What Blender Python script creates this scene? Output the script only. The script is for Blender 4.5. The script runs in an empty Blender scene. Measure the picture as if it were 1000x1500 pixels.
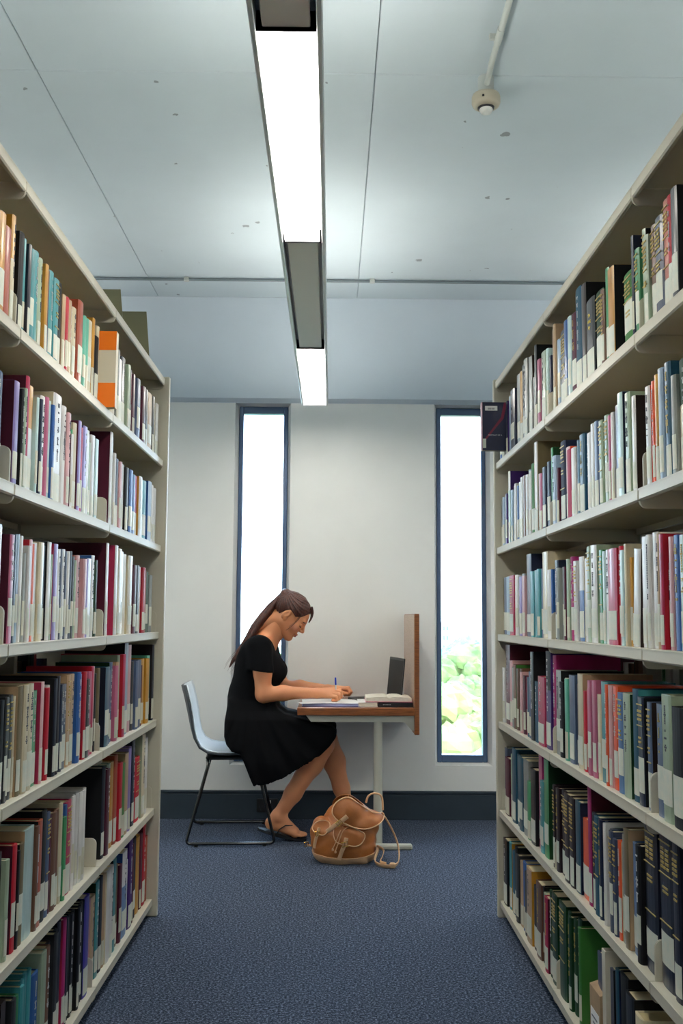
import bpy, math, random
import numpy as np
from mathutils import Vector, Matrix

D = bpy.data
SC = bpy.context.scene
COL = SC.collection
PI = math.pi
RND = random.Random(11)

# ------------------------------------------------------------------ camera
YAW, PITCH, ROLL, FPX, SHY = math.radians(0.549), math.radians(5.75), 0.0065, 1458.0, 8.28
cd = D.cameras.new('camera'); cam = D.objects.new('camera', cd); COL.objects.link(cam)
fw = Vector((math.sin(YAW) * math.cos(PITCH), math.cos(YAW) * math.cos(PITCH), math.sin(PITCH)))
rt = Vector((math.cos(YAW), -math.sin(YAW), 0)); up = rt.cross(fw)
rt2 = math.cos(ROLL) * rt + math.sin(ROLL) * up
up2 = -math.sin(ROLL) * rt + math.cos(ROLL) * up
m = Matrix((rt2, up2, -fw)).transposed().to_4x4(); m.translation = Vector((0, 0, 1.14))
cam.matrix_world = m
cd.sensor_fit = 'VERTICAL'; cd.sensor_height = 36.0; cd.lens = FPX / 1500 * 36.0
cd.shift_y = SHY / 1500.0; cd.clip_start = 0.02; cd.clip_end = 500
SC.camera = cam

# ------------------------------------------------------------------ world, exposure
SC.view_settings.view_transform = 'Standard'; SC.view_settings.look = 'None'
SC.view_settings.gamma = 1.0; SC.view_settings.use_curve_mapping = False
SC.view_settings.exposure = 1.5
SC.cycles.use_denoising = True
SC.cycles.max_bounces = 8; SC.cycles.diffuse_bounces = 5; SC.cycles.glossy_bounces = 3
SC.cycles.transmission_bounces = 4; SC.cycles.transparent_max_bounces = 8
SC.cycles.sample_clamp_indirect = 6.0
SC.cycles.caustics_reflective = False; SC.cycles.caustics_refractive = False
SKY = 7.0          # bright overcast sky
LAMP_DOWN = 12.0   # luminaire diffusers
UPLIGHT_FILL = 11.0      # upward emitters added on the housings to brighten the ceiling

w = D.worlds.new('overcast_sky'); SC.world = w; w.use_nodes = True
nt = w.node_tree; nt.nodes.clear()
wo = nt.nodes.new('ShaderNodeOutputWorld'); bg = nt.nodes.new('ShaderNodeBackground')
tc = nt.nodes.new('ShaderNodeTexCoord'); sx = nt.nodes.new('ShaderNodeSeparateXYZ')
cr = nt.nodes.new('ShaderNodeValToRGB')
cr.color_ramp.elements[0].position = 0.0; cr.color_ramp.elements[0].color = (0.66, 0.83, 1.0, 1)
cr.color_ramp.elements[1].position = 0.8; cr.color_ramp.elements[1].color = (0.42, 0.66, 1.0, 1)
nt.links.new(tc.outputs['Generated'], sx.inputs[0]); nt.links.new(sx.outputs['Z'], cr.inputs[0])
nt.links.new(cr.outputs[0], bg.inputs[0]); bg.inputs[1].default_value = SKY
nt.links.new(bg.outputs[0], wo.inputs[0])

# ------------------------------------------------------------------ helpers
def lin(h):
    c = [int(h[i:i + 2], 16) / 255 for i in (0, 2, 4)]
    return tuple(v / 12.92 if v <= .04045 else ((v + .055) / 1.055) ** 2.4 for v in c)

def tag(o, label=None, cat=None, group=None, kind=None):
    if label: o['label'] = label
    if cat: o['category'] = cat
    if group: o['group'] = group
    if kind: o['kind'] = kind
    return o

def empty(name, loc=(0, 0, 0), rz=0.0):
    o = D.objects.new(name, None); COL.objects.link(o)
    o.location = loc; o.rotation_euler = (0, 0, rz); o.empty_display_size = .05
    return o

class MB:
    """collects geometry for one mesh"""
    def __init__(s):
        s.v = []; s.f = []; s.m = []; s.sm = []; s.c = []
    def add(s, vs, fs, mi=0, smooth=False, col=None):
        b = len(s.v); s.v += [tuple(p) for p in vs]
        s.f += [tuple(b + i for i in f) for f in fs]
        s.m += [mi] * len(fs); s.sm += [smooth] * len(fs)
        if col is not None: s.c += [tuple(col) + (1.0,)] * len(vs)
        return s
    def box(s, x0, x1, y0, y1, z0, z1, mi=0, bev=0.0, col=None):
        if bev <= 0:
            vs = [(x0, y0, z0), (x1, y0, z0), (x1, y1, z0), (x0, y1, z0), (x0, y0, z1), (x1, y0, z1), (x1, y1, z1), (x0, y1, z1)]
            fs = [(0, 3, 2, 1), (4, 5, 6, 7), (0, 1, 5, 4), (1, 2, 6, 5), (2, 3, 7, 6), (3, 0, 4, 7)]
            return s.add(vs, fs, mi, False, col)
        b = bev; vs = []; fs = []
        for (z, i) in ((z0, b), (z0 + b, 0), (z1 - b, 0), (z1, b)):
            a, c_, d, e = x0 + i, x1 - i, y0 + i, y1 - i
            if i == 0:
                vs += [(a + b, d, z), (c_ - b, d, z), (c_, d + b, z), (c_, e - b, z), (c_ - b, e, z), (a + b, e, z), (a, e - b, z), (a, d + b, z)]
            else:
                h = b * .4
                vs += [(a + h, d, z), (c_ - h, d, z), (c_, d + h, z), (c_, e - h, z), (c_ - h, e, z), (a + h, e, z), (a, e - h, z), (a, d + h, z)]
        fs.append(tuple(range(7, -1, -1))); fs.append(tuple(range(24, 32)))
        for r in range(3):
            for k in range(8):
                fs.append((r * 8 + k, r * 8 + (k + 1) % 8, (r + 1) * 8 + (k + 1) % 8, (r + 1) * 8 + k))
        return s.add(vs, fs, mi, False, col)
    def prism(s, poly, axis, a, b, mi=0, smooth=False, col=None):
        n = len(poly)
        def P(p, t):
            return (t, p[0], p[1]) if axis == 'x' else ((p[0], t, p[1]) if axis == 'y' else (p[0], p[1], t))
        vs = [P(p, a) for p in poly] + [P(p, b) for p in poly]
        area = sum(poly[i][0] * poly[(i + 1) % n][1] - poly[(i + 1) % n][0] * poly[i][1] for i in range(n))
        flip = (area > 0) != (axis in 'xz')
        fs = [(i, (i + 1) % n, n + (i + 1) % n, n + i) for i in range(n)]
        caps = [tuple(range(n - 1, -1, -1)), tuple(range(n, 2 * n))]
        if (b < a) != flip:
            fs = [f[::-1] for f in fs]; caps = [c[::-1] for c in caps]
        s.add(vs, fs, mi, smooth, col)
        b0 = len(s.v) - 2 * n
        for c in caps:
            s.f.append(tuple(b0 + i for i in c)); s.m.append(mi); s.sm.append(False)
        return s
    def tube(s, pts, r, n=8, mi=0, smooth=True, flat=None, upv=(0, 0, 1), cap=True, closed=False):
        """sweep; r number or list; flat=(w,h) half sizes for a rounded strap section"""
        P = [Vector(p) for p in pts]; N = len(P)
        rs = r if isinstance(r, (list, tuple)) else [r] * N
        vs = []; prev = None
        for i in range(N):
            if closed: t = (P[(i + 1) % N] - P[i - 1]).normalized()
            else: t = (P[min(i + 1, N - 1)] - P[max(i - 1, 0)]).normalized()
            ref = Vector(upv) if prev is None else prev
            a = (ref - t * ref.dot(t))
            if a.length < 1e-4: a = Vector((1, 0, 0)) - t * t.x
            a.normalize(); prev = a; b = t.cross(a)
            for k in range(n):
                an = 2 * PI * k / n
                ca, sa = math.cos(an), math.sin(an)
                if flat:
                    e = .45
                    ca = math.copysign(abs(ca) ** e, ca); sa = math.copysign(abs(sa) ** e, sa)
                    vs.append(P[i] + b * ca * flat[0] * rs[i] + a * sa * flat[1] * rs[i])
                else: vs.append(P[i] + (b * ca + a * sa) * rs[i])
        fs = []
        for i in range(N if closed else N - 1):
            for k in range(n):
                j = (i + 1) % N
                fs.append((i * n + k, i * n + (k + 1) % n, j * n + (k + 1) % n, j * n + k))
        s.add(vs, fs, mi, smooth)
        if cap and not closed:
            s.add(vs[:n], [tuple(range(n - 1, -1, -1))], mi); s.add(vs[-n:], [tuple(range(n))], mi)
        return s
    def lathe(s, prof, c=(0, 0, 0), n=24, mi=0, smooth=True):
        vs = []; fs = []; N = len(prof)
        for (r, z) in prof:
            for k in range(n):
                an = 2 * PI * k / n
                vs.append((c[0] + r * math.cos(an), c[1] + r * math.sin(an), c[2] + z))
        for i in range(N - 1):
            for k in range(n):
                fs.append((i * n + k, i * n + (k + 1) % n, (i + 1) * n + (k + 1) % n, (i + 1) * n + k))
        s.add(vs, fs, mi, smooth)
        s.add(vs[:n], [tuple(range(n - 1, -1, -1))], mi); s.add(vs[-n:], [tuple(range(n))], mi)
        return s
    def build(s, name, mats, parent=None, loc=None, rot=None, kind=None):
        me = D.meshes.new(name); me.from_pydata(s.v, [], s.f)
        for mt in (mats if isinstance(mats, (list, tuple)) else [mats]): me.materials.append(mt)
        me.polygons.foreach_set('material_index', s.m); me.polygons.foreach_set('use_smooth', s.sm)
        if s.c and len(s.c) == len(s.v):
            at = me.color_attributes.new('Col', 'FLOAT_COLOR', 'POINT')
            at.data.foreach_set('color', [x for c in s.c for x in c])
        me.update()
        o = D.objects.new(name, me); COL.objects.link(o)
        if parent is not None: o.parent = parent
        if loc is not None: o.location = loc
        if rot is not None: o.rotation_euler = rot
        if kind: o['kind'] = kind
        return o

def inst(src, parent=None, loc=(0, 0, 0), rot=(0, 0, 0), scl=(1, 1, 1)):
    o = src.copy(); COL.objects.link(o); o.parent = parent
    o.location = loc; o.rotation_euler = rot; o.scale = scl
    return o

# ---- materials
def mat(name, hexc='808080', rough=.6, metal=0.0, noise=0.0, nscale=20.0, bump=0.0, bscale=80.0, spec=.5, coat=0.0, hex2=None, emit=0.0, stretch=(1, 1, 1), detail=4.0):
    mt = D.materials.new(name); mt.use_nodes = True; t = mt.node_tree; b = t.nodes['Principled BSDF']
    c = lin(hexc) + (1,)
    b.inputs['Base Color'].default_value = c; b.inputs['Roughness'].default_value = rough
    b.inputs['Metallic'].default_value = metal; b.inputs['Specular IOR Level'].default_value = spec
    b.inputs['Coat Weight'].default_value = coat
    if emit: b.inputs['Emission Color'].default_value = c; b.inputs['Emission Strength'].default_value = emit
    tcn = t.nodes.new('ShaderNodeTexCoord'); mp = t.nodes.new('ShaderNodeMapping')
    mp.inputs['Scale'].default_value = stretch; t.links.new(tcn.outputs['Object'], mp.inputs[0])
    if noise or hex2:
        n = t.nodes.new('ShaderNodeTexNoise'); n.inputs['Scale'].default_value = nscale; n.inputs['Detail'].default_value = detail
        t.links.new(mp.outputs[0], n.inputs['Vector'])
        r = t.nodes.new('ShaderNodeValToRGB'); t.links.new(n.outputs['Fac'], r.inputs[0])
        if hex2: c0, c1 = c, lin(hex2) + (1,)
        else:
            c0 = tuple(max(0, v * (1 - noise)) for v in c[:3]) + (1,); c1 = tuple(min(1, v * (1 + noise)) for v in c[:3]) + (1,)
        r.color_ramp.elements[0].position = .3; r.color_ramp.elements[0].color = c0
        r.color_ramp.elements[1].position = .7; r.color_ramp.elements[1].color = c1
        t.links.new(r.outputs[0], b.inputs['Base Color'])
    if bump:
        n2 = t.nodes.new('ShaderNodeTexNoise'); n2.inputs['Scale'].default_value = bscale; n2.inputs['Detail'].default_value = 5
        t.links.new(mp.outputs[0], n2.inputs['Vector'])
        bp = t.nodes.new('ShaderNodeBump'); bp.inputs['Strength'].default_value = bump; bp.inputs['Distance'].default_value = .004
        t.links.new(n2.outputs['Fac'], bp.inputs['Height']); t.links.new(bp.outputs[0], b.inputs['Normal'])
    return mt

M = {}
M['wall'] = mat('painted_concrete', 'dcdedc', .75, noise=.03, nscale=3, bump=.12, bscale=30)
M['skirting'] = mat('vinyl_skirting', '25333f', .55, noise=.1, nscale=5)
M['steel'] = mat('cream_enamelled_steel', 'c9c4b2', .42, noise=.02, nscale=4, bump=.03, bscale=200)
M['steel_dark'] = mat('grey_steel', 'a9a598', .5)  # greyer, slightly darker steel for the uprights
M['alu'] = mat('window_aluminium', '4a6080', .35, metal=.1)  # blue-grey frame, with the blue window light put into its colour
M['white_plastic'] = mat('white_plastic', 'e2e2dc', .4)
M['beige_plastic'] = mat('beige_plastic', 'b8b19c', .5)
M['conduit'] = mat('painted_conduit', 'b9bfba', .45)
M['black_plastic'] = mat('black_plastic', '111317', .45)
M['black_metal'] = mat('black_gloss_tube', '0b0c0e', .18, metal=.2, coat=.6)
M['chairshell'] = mat('pale_chair_shell', 'dfe8f0', .25, coat=.3)
M['chairback'] = mat('grey_chair_shell', '3b4147', .5)
M['wood'] = mat('cherry_veneer', '9a5828', .35, hex2='6e3a18', nscale=7, stretch=(2, 30, 30), detail=6, coat=.3)
M['woodlight'] = mat('pale_veneer', 'bf9c80', .3, hex2='a98768', nscale=6, stretch=(1, 3, 30), coat=.4)
M['deskframe'] = mat('desk_frame_enamel', 'b5b6aa', .45)
M['pages'] = mat('book_pages', 'd8c9a0', .85, noise=.12, nscale=400, stretch=(.02, 1, .02))
M['paper'] = mat('white_paper', 'e8e8e6', .7)
M['label'] = mat('spine_sticker', 'd8d6c6', .5, hex2='c6d0c4', nscale=60)
M['gold'] = mat('gilt_lettering', 'b8a052', .4, metal=.3)
M['silver'] = mat('pale_lettering', 'c4c6c8', .4)
M['ink'] = mat('dark_lettering', '5a5c66', .6)
M['brass'] = mat('brass_buckle', 'c9a24a', .25, metal=1.0)

def glass():
    mt = D.materials.new('window_glass'); mt.use_nodes = True; t = mt.node_tree; t.nodes.clear()
    o = t.nodes.new('ShaderNodeOutputMaterial'); mx = t.nodes.new('ShaderNodeMixShader')
    tr = t.nodes.new('ShaderNodeBsdfTransparent'); gl = t.nodes.new('ShaderNodeBsdfGlossy'); gl.inputs['Roughness'].default_value = .02
    fr = t.nodes.new('ShaderNodeFresnel'); fr.inputs[0].default_value = 1.45
    tr.inputs[0].default_value = (.95, .98, .98, 1)
    t.links.new(fr.outputs[0], mx.inputs[0]); t.links.new(tr.outputs[0], mx.inputs[1]); t.links.new(gl.outputs[0], mx.inputs[2])
    t.links.new(mx.outputs[0], o.inputs[0]); return mt
M['glass'] = glass()

def emis(name, col, s):
    mt = D.materials.new(name); mt.use_nodes = True; t = mt.node_tree; t.nodes.clear()
    o = t.nodes.new('ShaderNodeOutputMaterial'); e = t.nodes.new('ShaderNodeEmission')
    e.inputs[0].default_value = tuple(col) + (1,); e.inputs[1].default_value = s
    t.links.new(e.outputs[0], o.inputs[0]); return mt
M['diffuser'] = emis('lamp_diffuser', (1.0, .95, .86), LAMP_DOWN)
M['uplight'] = emis('ceiling_fill_uplight', (1.0, .96, .88), UPLIGHT_FILL)  # added fill glow thrown up at the ceiling

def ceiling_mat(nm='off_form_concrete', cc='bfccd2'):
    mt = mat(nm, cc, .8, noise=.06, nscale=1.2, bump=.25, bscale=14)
    t = mt.node_tree; b = t.nodes['Principled BSDF']
    src = b.inputs['Base Color'].links[0].from_socket
    tcn = t.nodes.new('ShaderNodeTexCoord')
    vo = t.nodes.new('ShaderNodeTexVoronoi'); vo.inputs['Scale'].default_value = 6.2; vo.inputs['Randomness'].default_value = 1
    nz = t.nodes.new('ShaderNodeTexNoise'); nz.inputs['Scale'].default_value = 40
    ad = t.nodes.new('ShaderNodeVectorMath'); ad.operation = 'MULTIPLY_ADD'; ad.inputs[1].default_value = (.03, .03, .03)
    t.links.new(tcn.outputs['Object'], nz.inputs[0]); t.links.new(nz.outputs['Color'], ad.inputs[0]); t.links.new(tcn.outputs['Object'], ad.inputs[2])
    t.links.new(ad.outputs[0], vo.inputs['Vector'])
    n3 = t.nodes.new('ShaderNodeTexNoise'); n3.inputs['Scale'].default_value = 1.7; n3.inputs['Detail'].default_value = 1
    t.links.new(tcn.outputs['Object'], n3.inputs[0])
    mr = t.nodes.new('ShaderNodeMapRange'); mr.inputs[1].default_value = .43; mr.inputs[2].default_value = .70; mr.inputs[3].default_value = .0; mr.inputs[4].default_value = .13
    t.links.new(n3.outputs['Fac'], mr.inputs[0])
    lt = t.nodes.new('ShaderNodeMath'); lt.operation = 'LESS_THAN'
    t.links.new(vo.outputs['Distance'], lt.inputs[0]); t.links.new(mr.outputs[0], lt.inputs[1])
    mx = t.nodes.new('ShaderNodeMix'); mx.data_type = 'RGBA'
    m2 = t.nodes.new('ShaderNodeMath'); m2.operation = 'MULTIPLY'; m2.inputs[1].default_value = .75
    t.links.new(lt.outputs[0], m2.inputs[0]); t.links.new(m2.outputs[0], mx.inputs[0])
    t.links.new(src, mx.inputs[6]); mx.inputs[7].default_value = lin('6f7377') + (1,)
    t.links.new(mx.outputs[2], b.inputs['Base Color'])
    return mt
M['ceiling'] = ceiling_mat()  # blue daylight cast is put into the concrete colour
M['beam'] = ceiling_mat('daylight_blue_beam', 'c2ced8')  # upper wall tinted blue in its colour to stand for daylight

def carpet_mat():
    mt = D.materials.new('loop_carpet'); mt.use_nodes = True; t = mt.node_tree; b = t.nodes['Principled BSDF']
    tcn = t.nodes.new('ShaderNodeTexCoord')
    n = t.nodes.new('ShaderNodeTexNoise'); n.inputs['Scale'].default_value = 135; n.inputs['Detail'].default_value = 5; n.inputs['Roughness'].default_value = .8
    n2 = t.nodes.new('ShaderNodeTexNoise'); n2.inputs['Scale'].default_value = 260; n2.inputs['Detail'].default_value = 2
    t.links.new(tcn.outputs['Object'], n.inputs[0]); t.links.new(tcn.outputs['Object'], n2.inputs[0])
    r = t.nodes.new('ShaderNodeValToRGB'); t.links.new(n.outputs['Fac'], r.inputs[0])
    e = r.color_ramp.elements
    e[0].position = .36; e[0].color = lin('10161f') + (1,); e[1].position = .68; e[1].color = lin('9aa7c2') + (1,)
    x = e.new(.5); x.color = lin('3a4558') + (1,)
    t.links.new(r.outputs[0], b.inputs['Base Color']); b.inputs['Roughness'].default_value = .95
    b.inputs['Specular IOR Level'].default_value = .15
    bp = t.nodes.new('ShaderNodeBump'); bp.inputs['Strength'].default_value = .8; bp.inputs['Distance'].default_value = .006
    t.links.new(n2.outputs['Fac'], bp.inputs['Height']); t.links.new(bp.outputs[0], b.inputs['Normal'])
    return mt
M['carpet'] = carpet_mat()

def book_mat(name, rough, coat, use_attr):
    mt = D.materials.new(name); mt.use_nodes = True; t = mt.node_tree; b = t.nodes['Principled BSDF']
    if use_attr:
        a = t.nodes.new('ShaderNodeAttribute'); a.attribute_name = 'Col'; src = a.outputs['Color']
    else:
        a = t.nodes.new('ShaderNodeObjectInfo'); src = a.outputs['Color']
    tcn = t.nodes.new('ShaderNodeTexCoord')
    n = t.nodes.new('ShaderNodeTexNoise'); n.inputs['Scale'].default_value = 22; n.inputs['Detail'].default_value = 5
    mp = t.nodes.new('ShaderNodeMapping'); mp.inputs['Scale'].default_value = (1, 1, .35)
    t.links.new(tcn.outputs['Object'], mp.inputs[0]); t.links.new(mp.outputs[0], n.inputs[0])
    mr = t.nodes.new('ShaderNodeMapRange'); mr.inputs[1].default_value = .3; mr.inputs[2].default_value = .7; mr.inputs[3].default_value = .82; mr.inputs[4].default_value = 1.14
    t.links.new(n.outputs['Fac'], mr.inputs[0])
    vm = t.nodes.new('ShaderNodeVectorMath'); vm.operation = 'SCALE'
    t.links.new(src, vm.inputs[0]); t.links.new(mr.outputs[0], vm.inputs['Scale']); t.links.new(vm.outputs[0], b.inputs['Base Color'])
    b.inputs['Roughness'].default_value = rough; b.inputs['Specular IOR Level'].default_value = .3; b.inputs['Coat Weight'].default_value = coat; b.inputs['Coat Roughness'].default_value = .18
    bp = t.nodes.new('ShaderNodeBump'); bp.inputs['Strength'].default_value = .15; bp.inputs['Distance'].default_value = .002
    n4 = t.nodes.new('ShaderNodeTexNoise'); n4.inputs['Scale'].default_value = 90
    t.links.new(mp.outputs[0], n4.inputs[0]); t.links.new(n4.outputs['Fac'], bp.inputs['Height']); t.links.new(bp.outputs[0], b.inputs['Normal'])
    return mt
M['cloth'] = book_mat('book_cloth', .6, 0.0, False)
M['jacket'] = book_mat('plastic_jacket', .4, .4, False)
M['rowbook'] = book_mat('distant_book_covers', .5, .3, True)

# ------------------------------------------------------------------ setting: floor, walls, ceiling
WALLY = 5.81; CEIL = 3.04; XL, XR, YN = -4.9, 4.9, -4.2
M['slab'] = mat('slab_edge', '8b8d8b', .9)
tag(MB().box(XL - .2, XR + .2, YN - .2, WALLY + .25, -.1, 0).build('floor', M['carpet']), 'dark blue speckled loop carpet covering the floor', kind='structure')
ceil_o = tag(MB().box(XL - .2, XR + .2, YN - .2, WALLY + .25, CEIL + .05, CEIL + .2).build('ceiling', M['slab']), kind='structure')
xs = [XL] + [-1.045 + 1.185 * k for k in range(-3, 6) if XL < -1.045 + 1.185 * k < XR] + [XR]
ys = [YN, -1.4, .95, 3.32, WALLY]
for i in range(len(xs) - 1):
    for j in range(len(ys) - 1):
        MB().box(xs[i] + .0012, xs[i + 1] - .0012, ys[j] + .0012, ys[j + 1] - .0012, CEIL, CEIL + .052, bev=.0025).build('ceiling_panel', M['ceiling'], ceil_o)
for nm, b in (('wall_left', (XL - .2, XL, YN, WALLY)), ('wall_right', (XR, XR + .2, YN, WALLY)), ('wall_near', (XL, XR, YN - .2, YN))):
    tag(MB().box(*b, 0, CEIL + .05).build(nm, M['wall']), kind='structure')

OW, FW, ZO0, ZO1, ZF0, ZF1 = .1645, .1455, .30, 2.405, .312, 2.395      # half opening, half frame, heights
wx = [-.412 + 1.178 * k for k in range(-3, 5)]
wb = MB(); y0, y1, y2 = WALLY, WALLY + .07, WALLY + .25
edges = [XL] + [e for x in wx for e in (x - OW, x + OW)] + [XR]
for i in range(0, len(edges), 2):                                         # piers
    a, b = edges[i], edges[i + 1]
    wb.add([(a, y0, 0), (b, y0, 0), (b, y0, ZO1), (a, y0, ZO1)], [(0, 1, 2, 3)])
for x in wx:
    a, b = x - OW, x + OW; c, d = x - FW, x + FW
    wb.add([(a, y0, 0), (b, y0, 0), (b, y0, ZO0), (a, y0, ZO0)], [(0, 1, 2, 3)])
    v = [(a, y0, ZO0), (b, y0, ZO0), (b, y0, ZO1), (a, y0, ZO1), (c, y1, ZF0), (d, y1, ZF0), (d, y1, ZF1), (c, y1, ZF1),
         (c, y2, ZF0), (d, y2, ZF0), (d, y2, ZF1), (c, y2, ZF1)]
    wb.add(v, [(0, 1, 5, 4), (1, 2, 6, 5), (2, 3, 7, 6), (3, 0, 4, 7), (4, 5, 9, 8), (5, 6, 10, 9), (6, 7, 11, 10), (7, 4, 8, 11)])
# beam above the windows stands 2 cm proud, with a small sloping ledge under it
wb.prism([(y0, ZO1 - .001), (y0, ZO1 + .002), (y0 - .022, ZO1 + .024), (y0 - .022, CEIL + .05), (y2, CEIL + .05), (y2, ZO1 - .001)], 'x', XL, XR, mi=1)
wb.box(XL - .2, XR + .2, y2 - .01, y2, -.1, ZF0); 
fe = [XL] + [e for x in wx for e in (x - FW, x + FW)] + [XR]
for i in range(0, len(fe), 2): wb.box(fe[i], fe[i + 1], y2 - .01, y2, ZF0, ZF1)
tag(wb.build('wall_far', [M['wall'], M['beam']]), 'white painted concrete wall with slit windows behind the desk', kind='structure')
for i, x in enumerate(wx):
    f = MB(); t = .026; fy0, fy1 = y1 - .012, y1 + .045
    f.box(x - FW, x - FW + t, fy0, fy1, ZF0, ZF1, bev=.003); f.box(x + FW - t, x + FW, fy0, fy1, ZF0, ZF1, bev=.003)
    f.box(x - FW + t, x + FW - t, fy0, fy1, ZF0, ZF0 + .042, bev=.003); f.box(x - FW + t, x + FW - t, fy0, fy1, ZF1 - .042, ZF1, bev=.003)
    fo = tag(f.build('window_%d' % (i + 1), M['alu']), kind='structure')
    MB().box(x - FW + t, x + FW - t, y1 + .012, y1 + .018, ZF0 + .042, ZF1 - .042).build('pane', M['glass'], fo)
    if i in (2, 3): fo['label'] = 'narrow full-height slit window ' + ('behind the woman\'s head' if i == 2 else 'right of the desk divider')
    # skylight portal for the renderer
    pl = D.lights.new('window_portal', 'AREA'); pl.shape = 'RECTANGLE'; pl.size = 2 * FW; pl.size_y = ZF1 - ZF0
    pl.cycles.is_portal = True
    po = D.objects.new('window_portal', pl); COL.objects.link(po); po.location = (x, y2 + .01, (ZF0 + ZF1) / 2); po.rotation_euler = (-PI / 2, 0, 0)
sk = MB()
sk.box(XL, XR, WALLY - .014, WALLY, 0, .138, bev=.002); sk.box(XL, XR, WALLY - .009, WALLY, .138, .144); sk.box(XL, XR, WALLY - .016, WALLY, .144, .160, bev=.004)
tag(sk.build('baseboard_far', M['skirting']), 'dark blue vinyl skirting along the window wall', kind='structure')

# ------------------------------------------------------------------ luminaires
def luminaire(name_y0, y1_, x=-.098, label=None, z=2.30, plain=None, group=None):
    root = empty('linear_luminaire', (x, name_y0, z)); L = y1_ - name_y0
    tag(root, label, 'ceiling light', group)
    h = MB()
    for s in (-1, 1):   # two slim side rails, open above
        h.box(s * .066 - .006, s * .066 + .006, 0, L, -.004, .062, bev=.002)
    h.box(-.06, .06, 0, L, .040, .046)
    h.build('housing', M['lamp_metal'], root)
    for (a, b, lit) in plain:
        if lit:
            MB().box(-.0535, .0535, a + .004, b - .004, .0, .008, bev=.002).build('diffuser', M['diffuser'], root)
            MB().box(-.045, .045, a + .05, b - .05, .0485, .052).build('added_uplight', M['uplight'], root)
        else:
            MB().box(-.048, .048, a + .003, b - .003, .004, .016, bev=.002).build('blank_panel', M['lamp_blank'], root)
        for yy in (a, b): MB().box(-.06, .06, yy - .002, yy + .002, -.002, .05).build('end_plate', M['lamp_metal'], root)
    for yy in (.15, L - .15):
        MB().tube([(0, yy, .045), (0, yy, CEIL - z - .003)], .0015, 6).build('suspension_wire', M['steel'], root)
M['lamp_metal'] = mat('satin_lamp_housing', 'd3d6d8', .35)
M['lamp_blank'] = mat('lamp_blanking_panel', 'ded8d0', .5)
luminaire(-3.2, 5.37, label='long suspended strip light running down the aisle to the wall',
          plain=[(0, 1.2, True), (1.2, 2.4, False), (2.4, 3.6, True), (3.6, 5.07, False), (5.07, 6.19, True), (6.19, 7.42, False), (7.42, 8.56, True)])
for xx, lb in ((-2.0, 'unseen strip light added over the next aisle to the left'), (1.85, 'unseen strip light added over the next aisle to the right'), (-3.9, 'unseen strip light added over the second aisle to the left'), (3.8, 'unseen strip light added over the second aisle to the right')):
    luminaire(-3.2, 5.37, x=xx, label=lb, group='unseen strip lights added to brighten the ceiling',
              plain=[(0, 1.2, True), (1.2, 2.4, False), (2.4, 3.6, True), (3.6, 5.07, False), (5.07, 6.19, True), (6.19, 7.42, False), (7.42, 8.56, True)])  # out of view over neighbouring aisles, added for light on the ceiling

# ------------------------------------------------------------------ ceiling services
det = tag(empty('smoke_detector', (.531, 3.335, CEIL)), 'round cream smoke detector hanging from the concrete ceiling', 'smoke detector')
MB().lathe([(.028, 0), (.028, -.055), (.032, -.057), (.032, -.062)], n=28).build('mounting_box', M['conduit'], det)
MB().lathe([(.032, -.060), (.047, -.066), (.050, -.074), (.050, -.094), (.046, -.104), (.030, -.112), (.030, -.108)], n=32).build('base', M['beige_plastic'], det)
MB().lathe([(.030, -.104), (.027, -.114), (.024, -.116)], n=28).build('sensor_ring', M['black_plastic'], det)
MB().lathe([(.022, -.112), (.024, -.120), (.018, -.130), (.008, -.132)], n=28).build('sensor_cap', M['white_plastic'], det)
MB().lathe([(.004, -.088), (.004, -.094)], c=(-.017, -.048, 0), n=10).build('indicator', M['black_plastic'], det)
cp = tag(empty('conduit_pipe', (.531, 3.33, CEIL - .018)), 'white painted conduit pipe running to the smoke detector', 'pipe')
MB().tube([(0, .0, -.02), (.0, -.05, -.012), (0, -.12, 0), (0, -1.2, 0), (0, -4.5, 0)], .0105, 12).build('pipe', M['conduit'], cp)
for yy in (-.26, -1.4, -2.6): MB().box(-.030, .014, yy - .006, yy + .006, -.003, .018, bev=.002).build('saddle_clip', M['conduit'], cp)
MB().tube([(0, -.24, 0), (0, -.32, 0)], .0128, 12).build('coupling', M['conduit'], cp)
cw = tag(empty('ceiling_conduit', (0, 5.445, CEIL - .012)), 'thin grey conduit running across the ceiling beside the wall', 'pipe')
M['graypipe'] = mat('grey_conduit', '6f7a80', .5)
MB().tube([(-3.2, 0, 0), (-.3, 0, 0), (3.2, .015, 0)], .0075, 10).build('pipe', M['graypipe'], cw)
for xx in (-.82, .225, 1.5): MB().box(xx - .022, xx + .006, -.012, .012, -.010, .012, bev=.002).build('saddle_clip', M['conduit'], cw)

# power outlet on the skirting behind the chair
po = tag(empty('power_outlet', (-.355, WALLY - .016, .078)), 'black double power outlet on the skirting behind the chair', 'power outlet')
MB().box(-.060, .060, -.012, 0, -.038, .038, bev=.004).build('cover_plate', M['black_plastic'], po)
for s in (-1, 1):
    MB().box(s * .012 - .008 + (.0 if s < 0 else .0), s * .012 + .008, -.017, -.012, .012, .030, bev=.002).build('switch', M['white_plastic'] if s > 0 else M['black_plastic'], po)
    q = MB()
    for (dx, dz) in ((-.008, -.006), (.008, -.006), (0, -.022)): q.box(s * .036 + dx - .0012, s * .036 + dx + .0012, -.0135, -.012, dz - .005, dz + .005)
    q.build('socket', M['skirting'], po)

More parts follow.
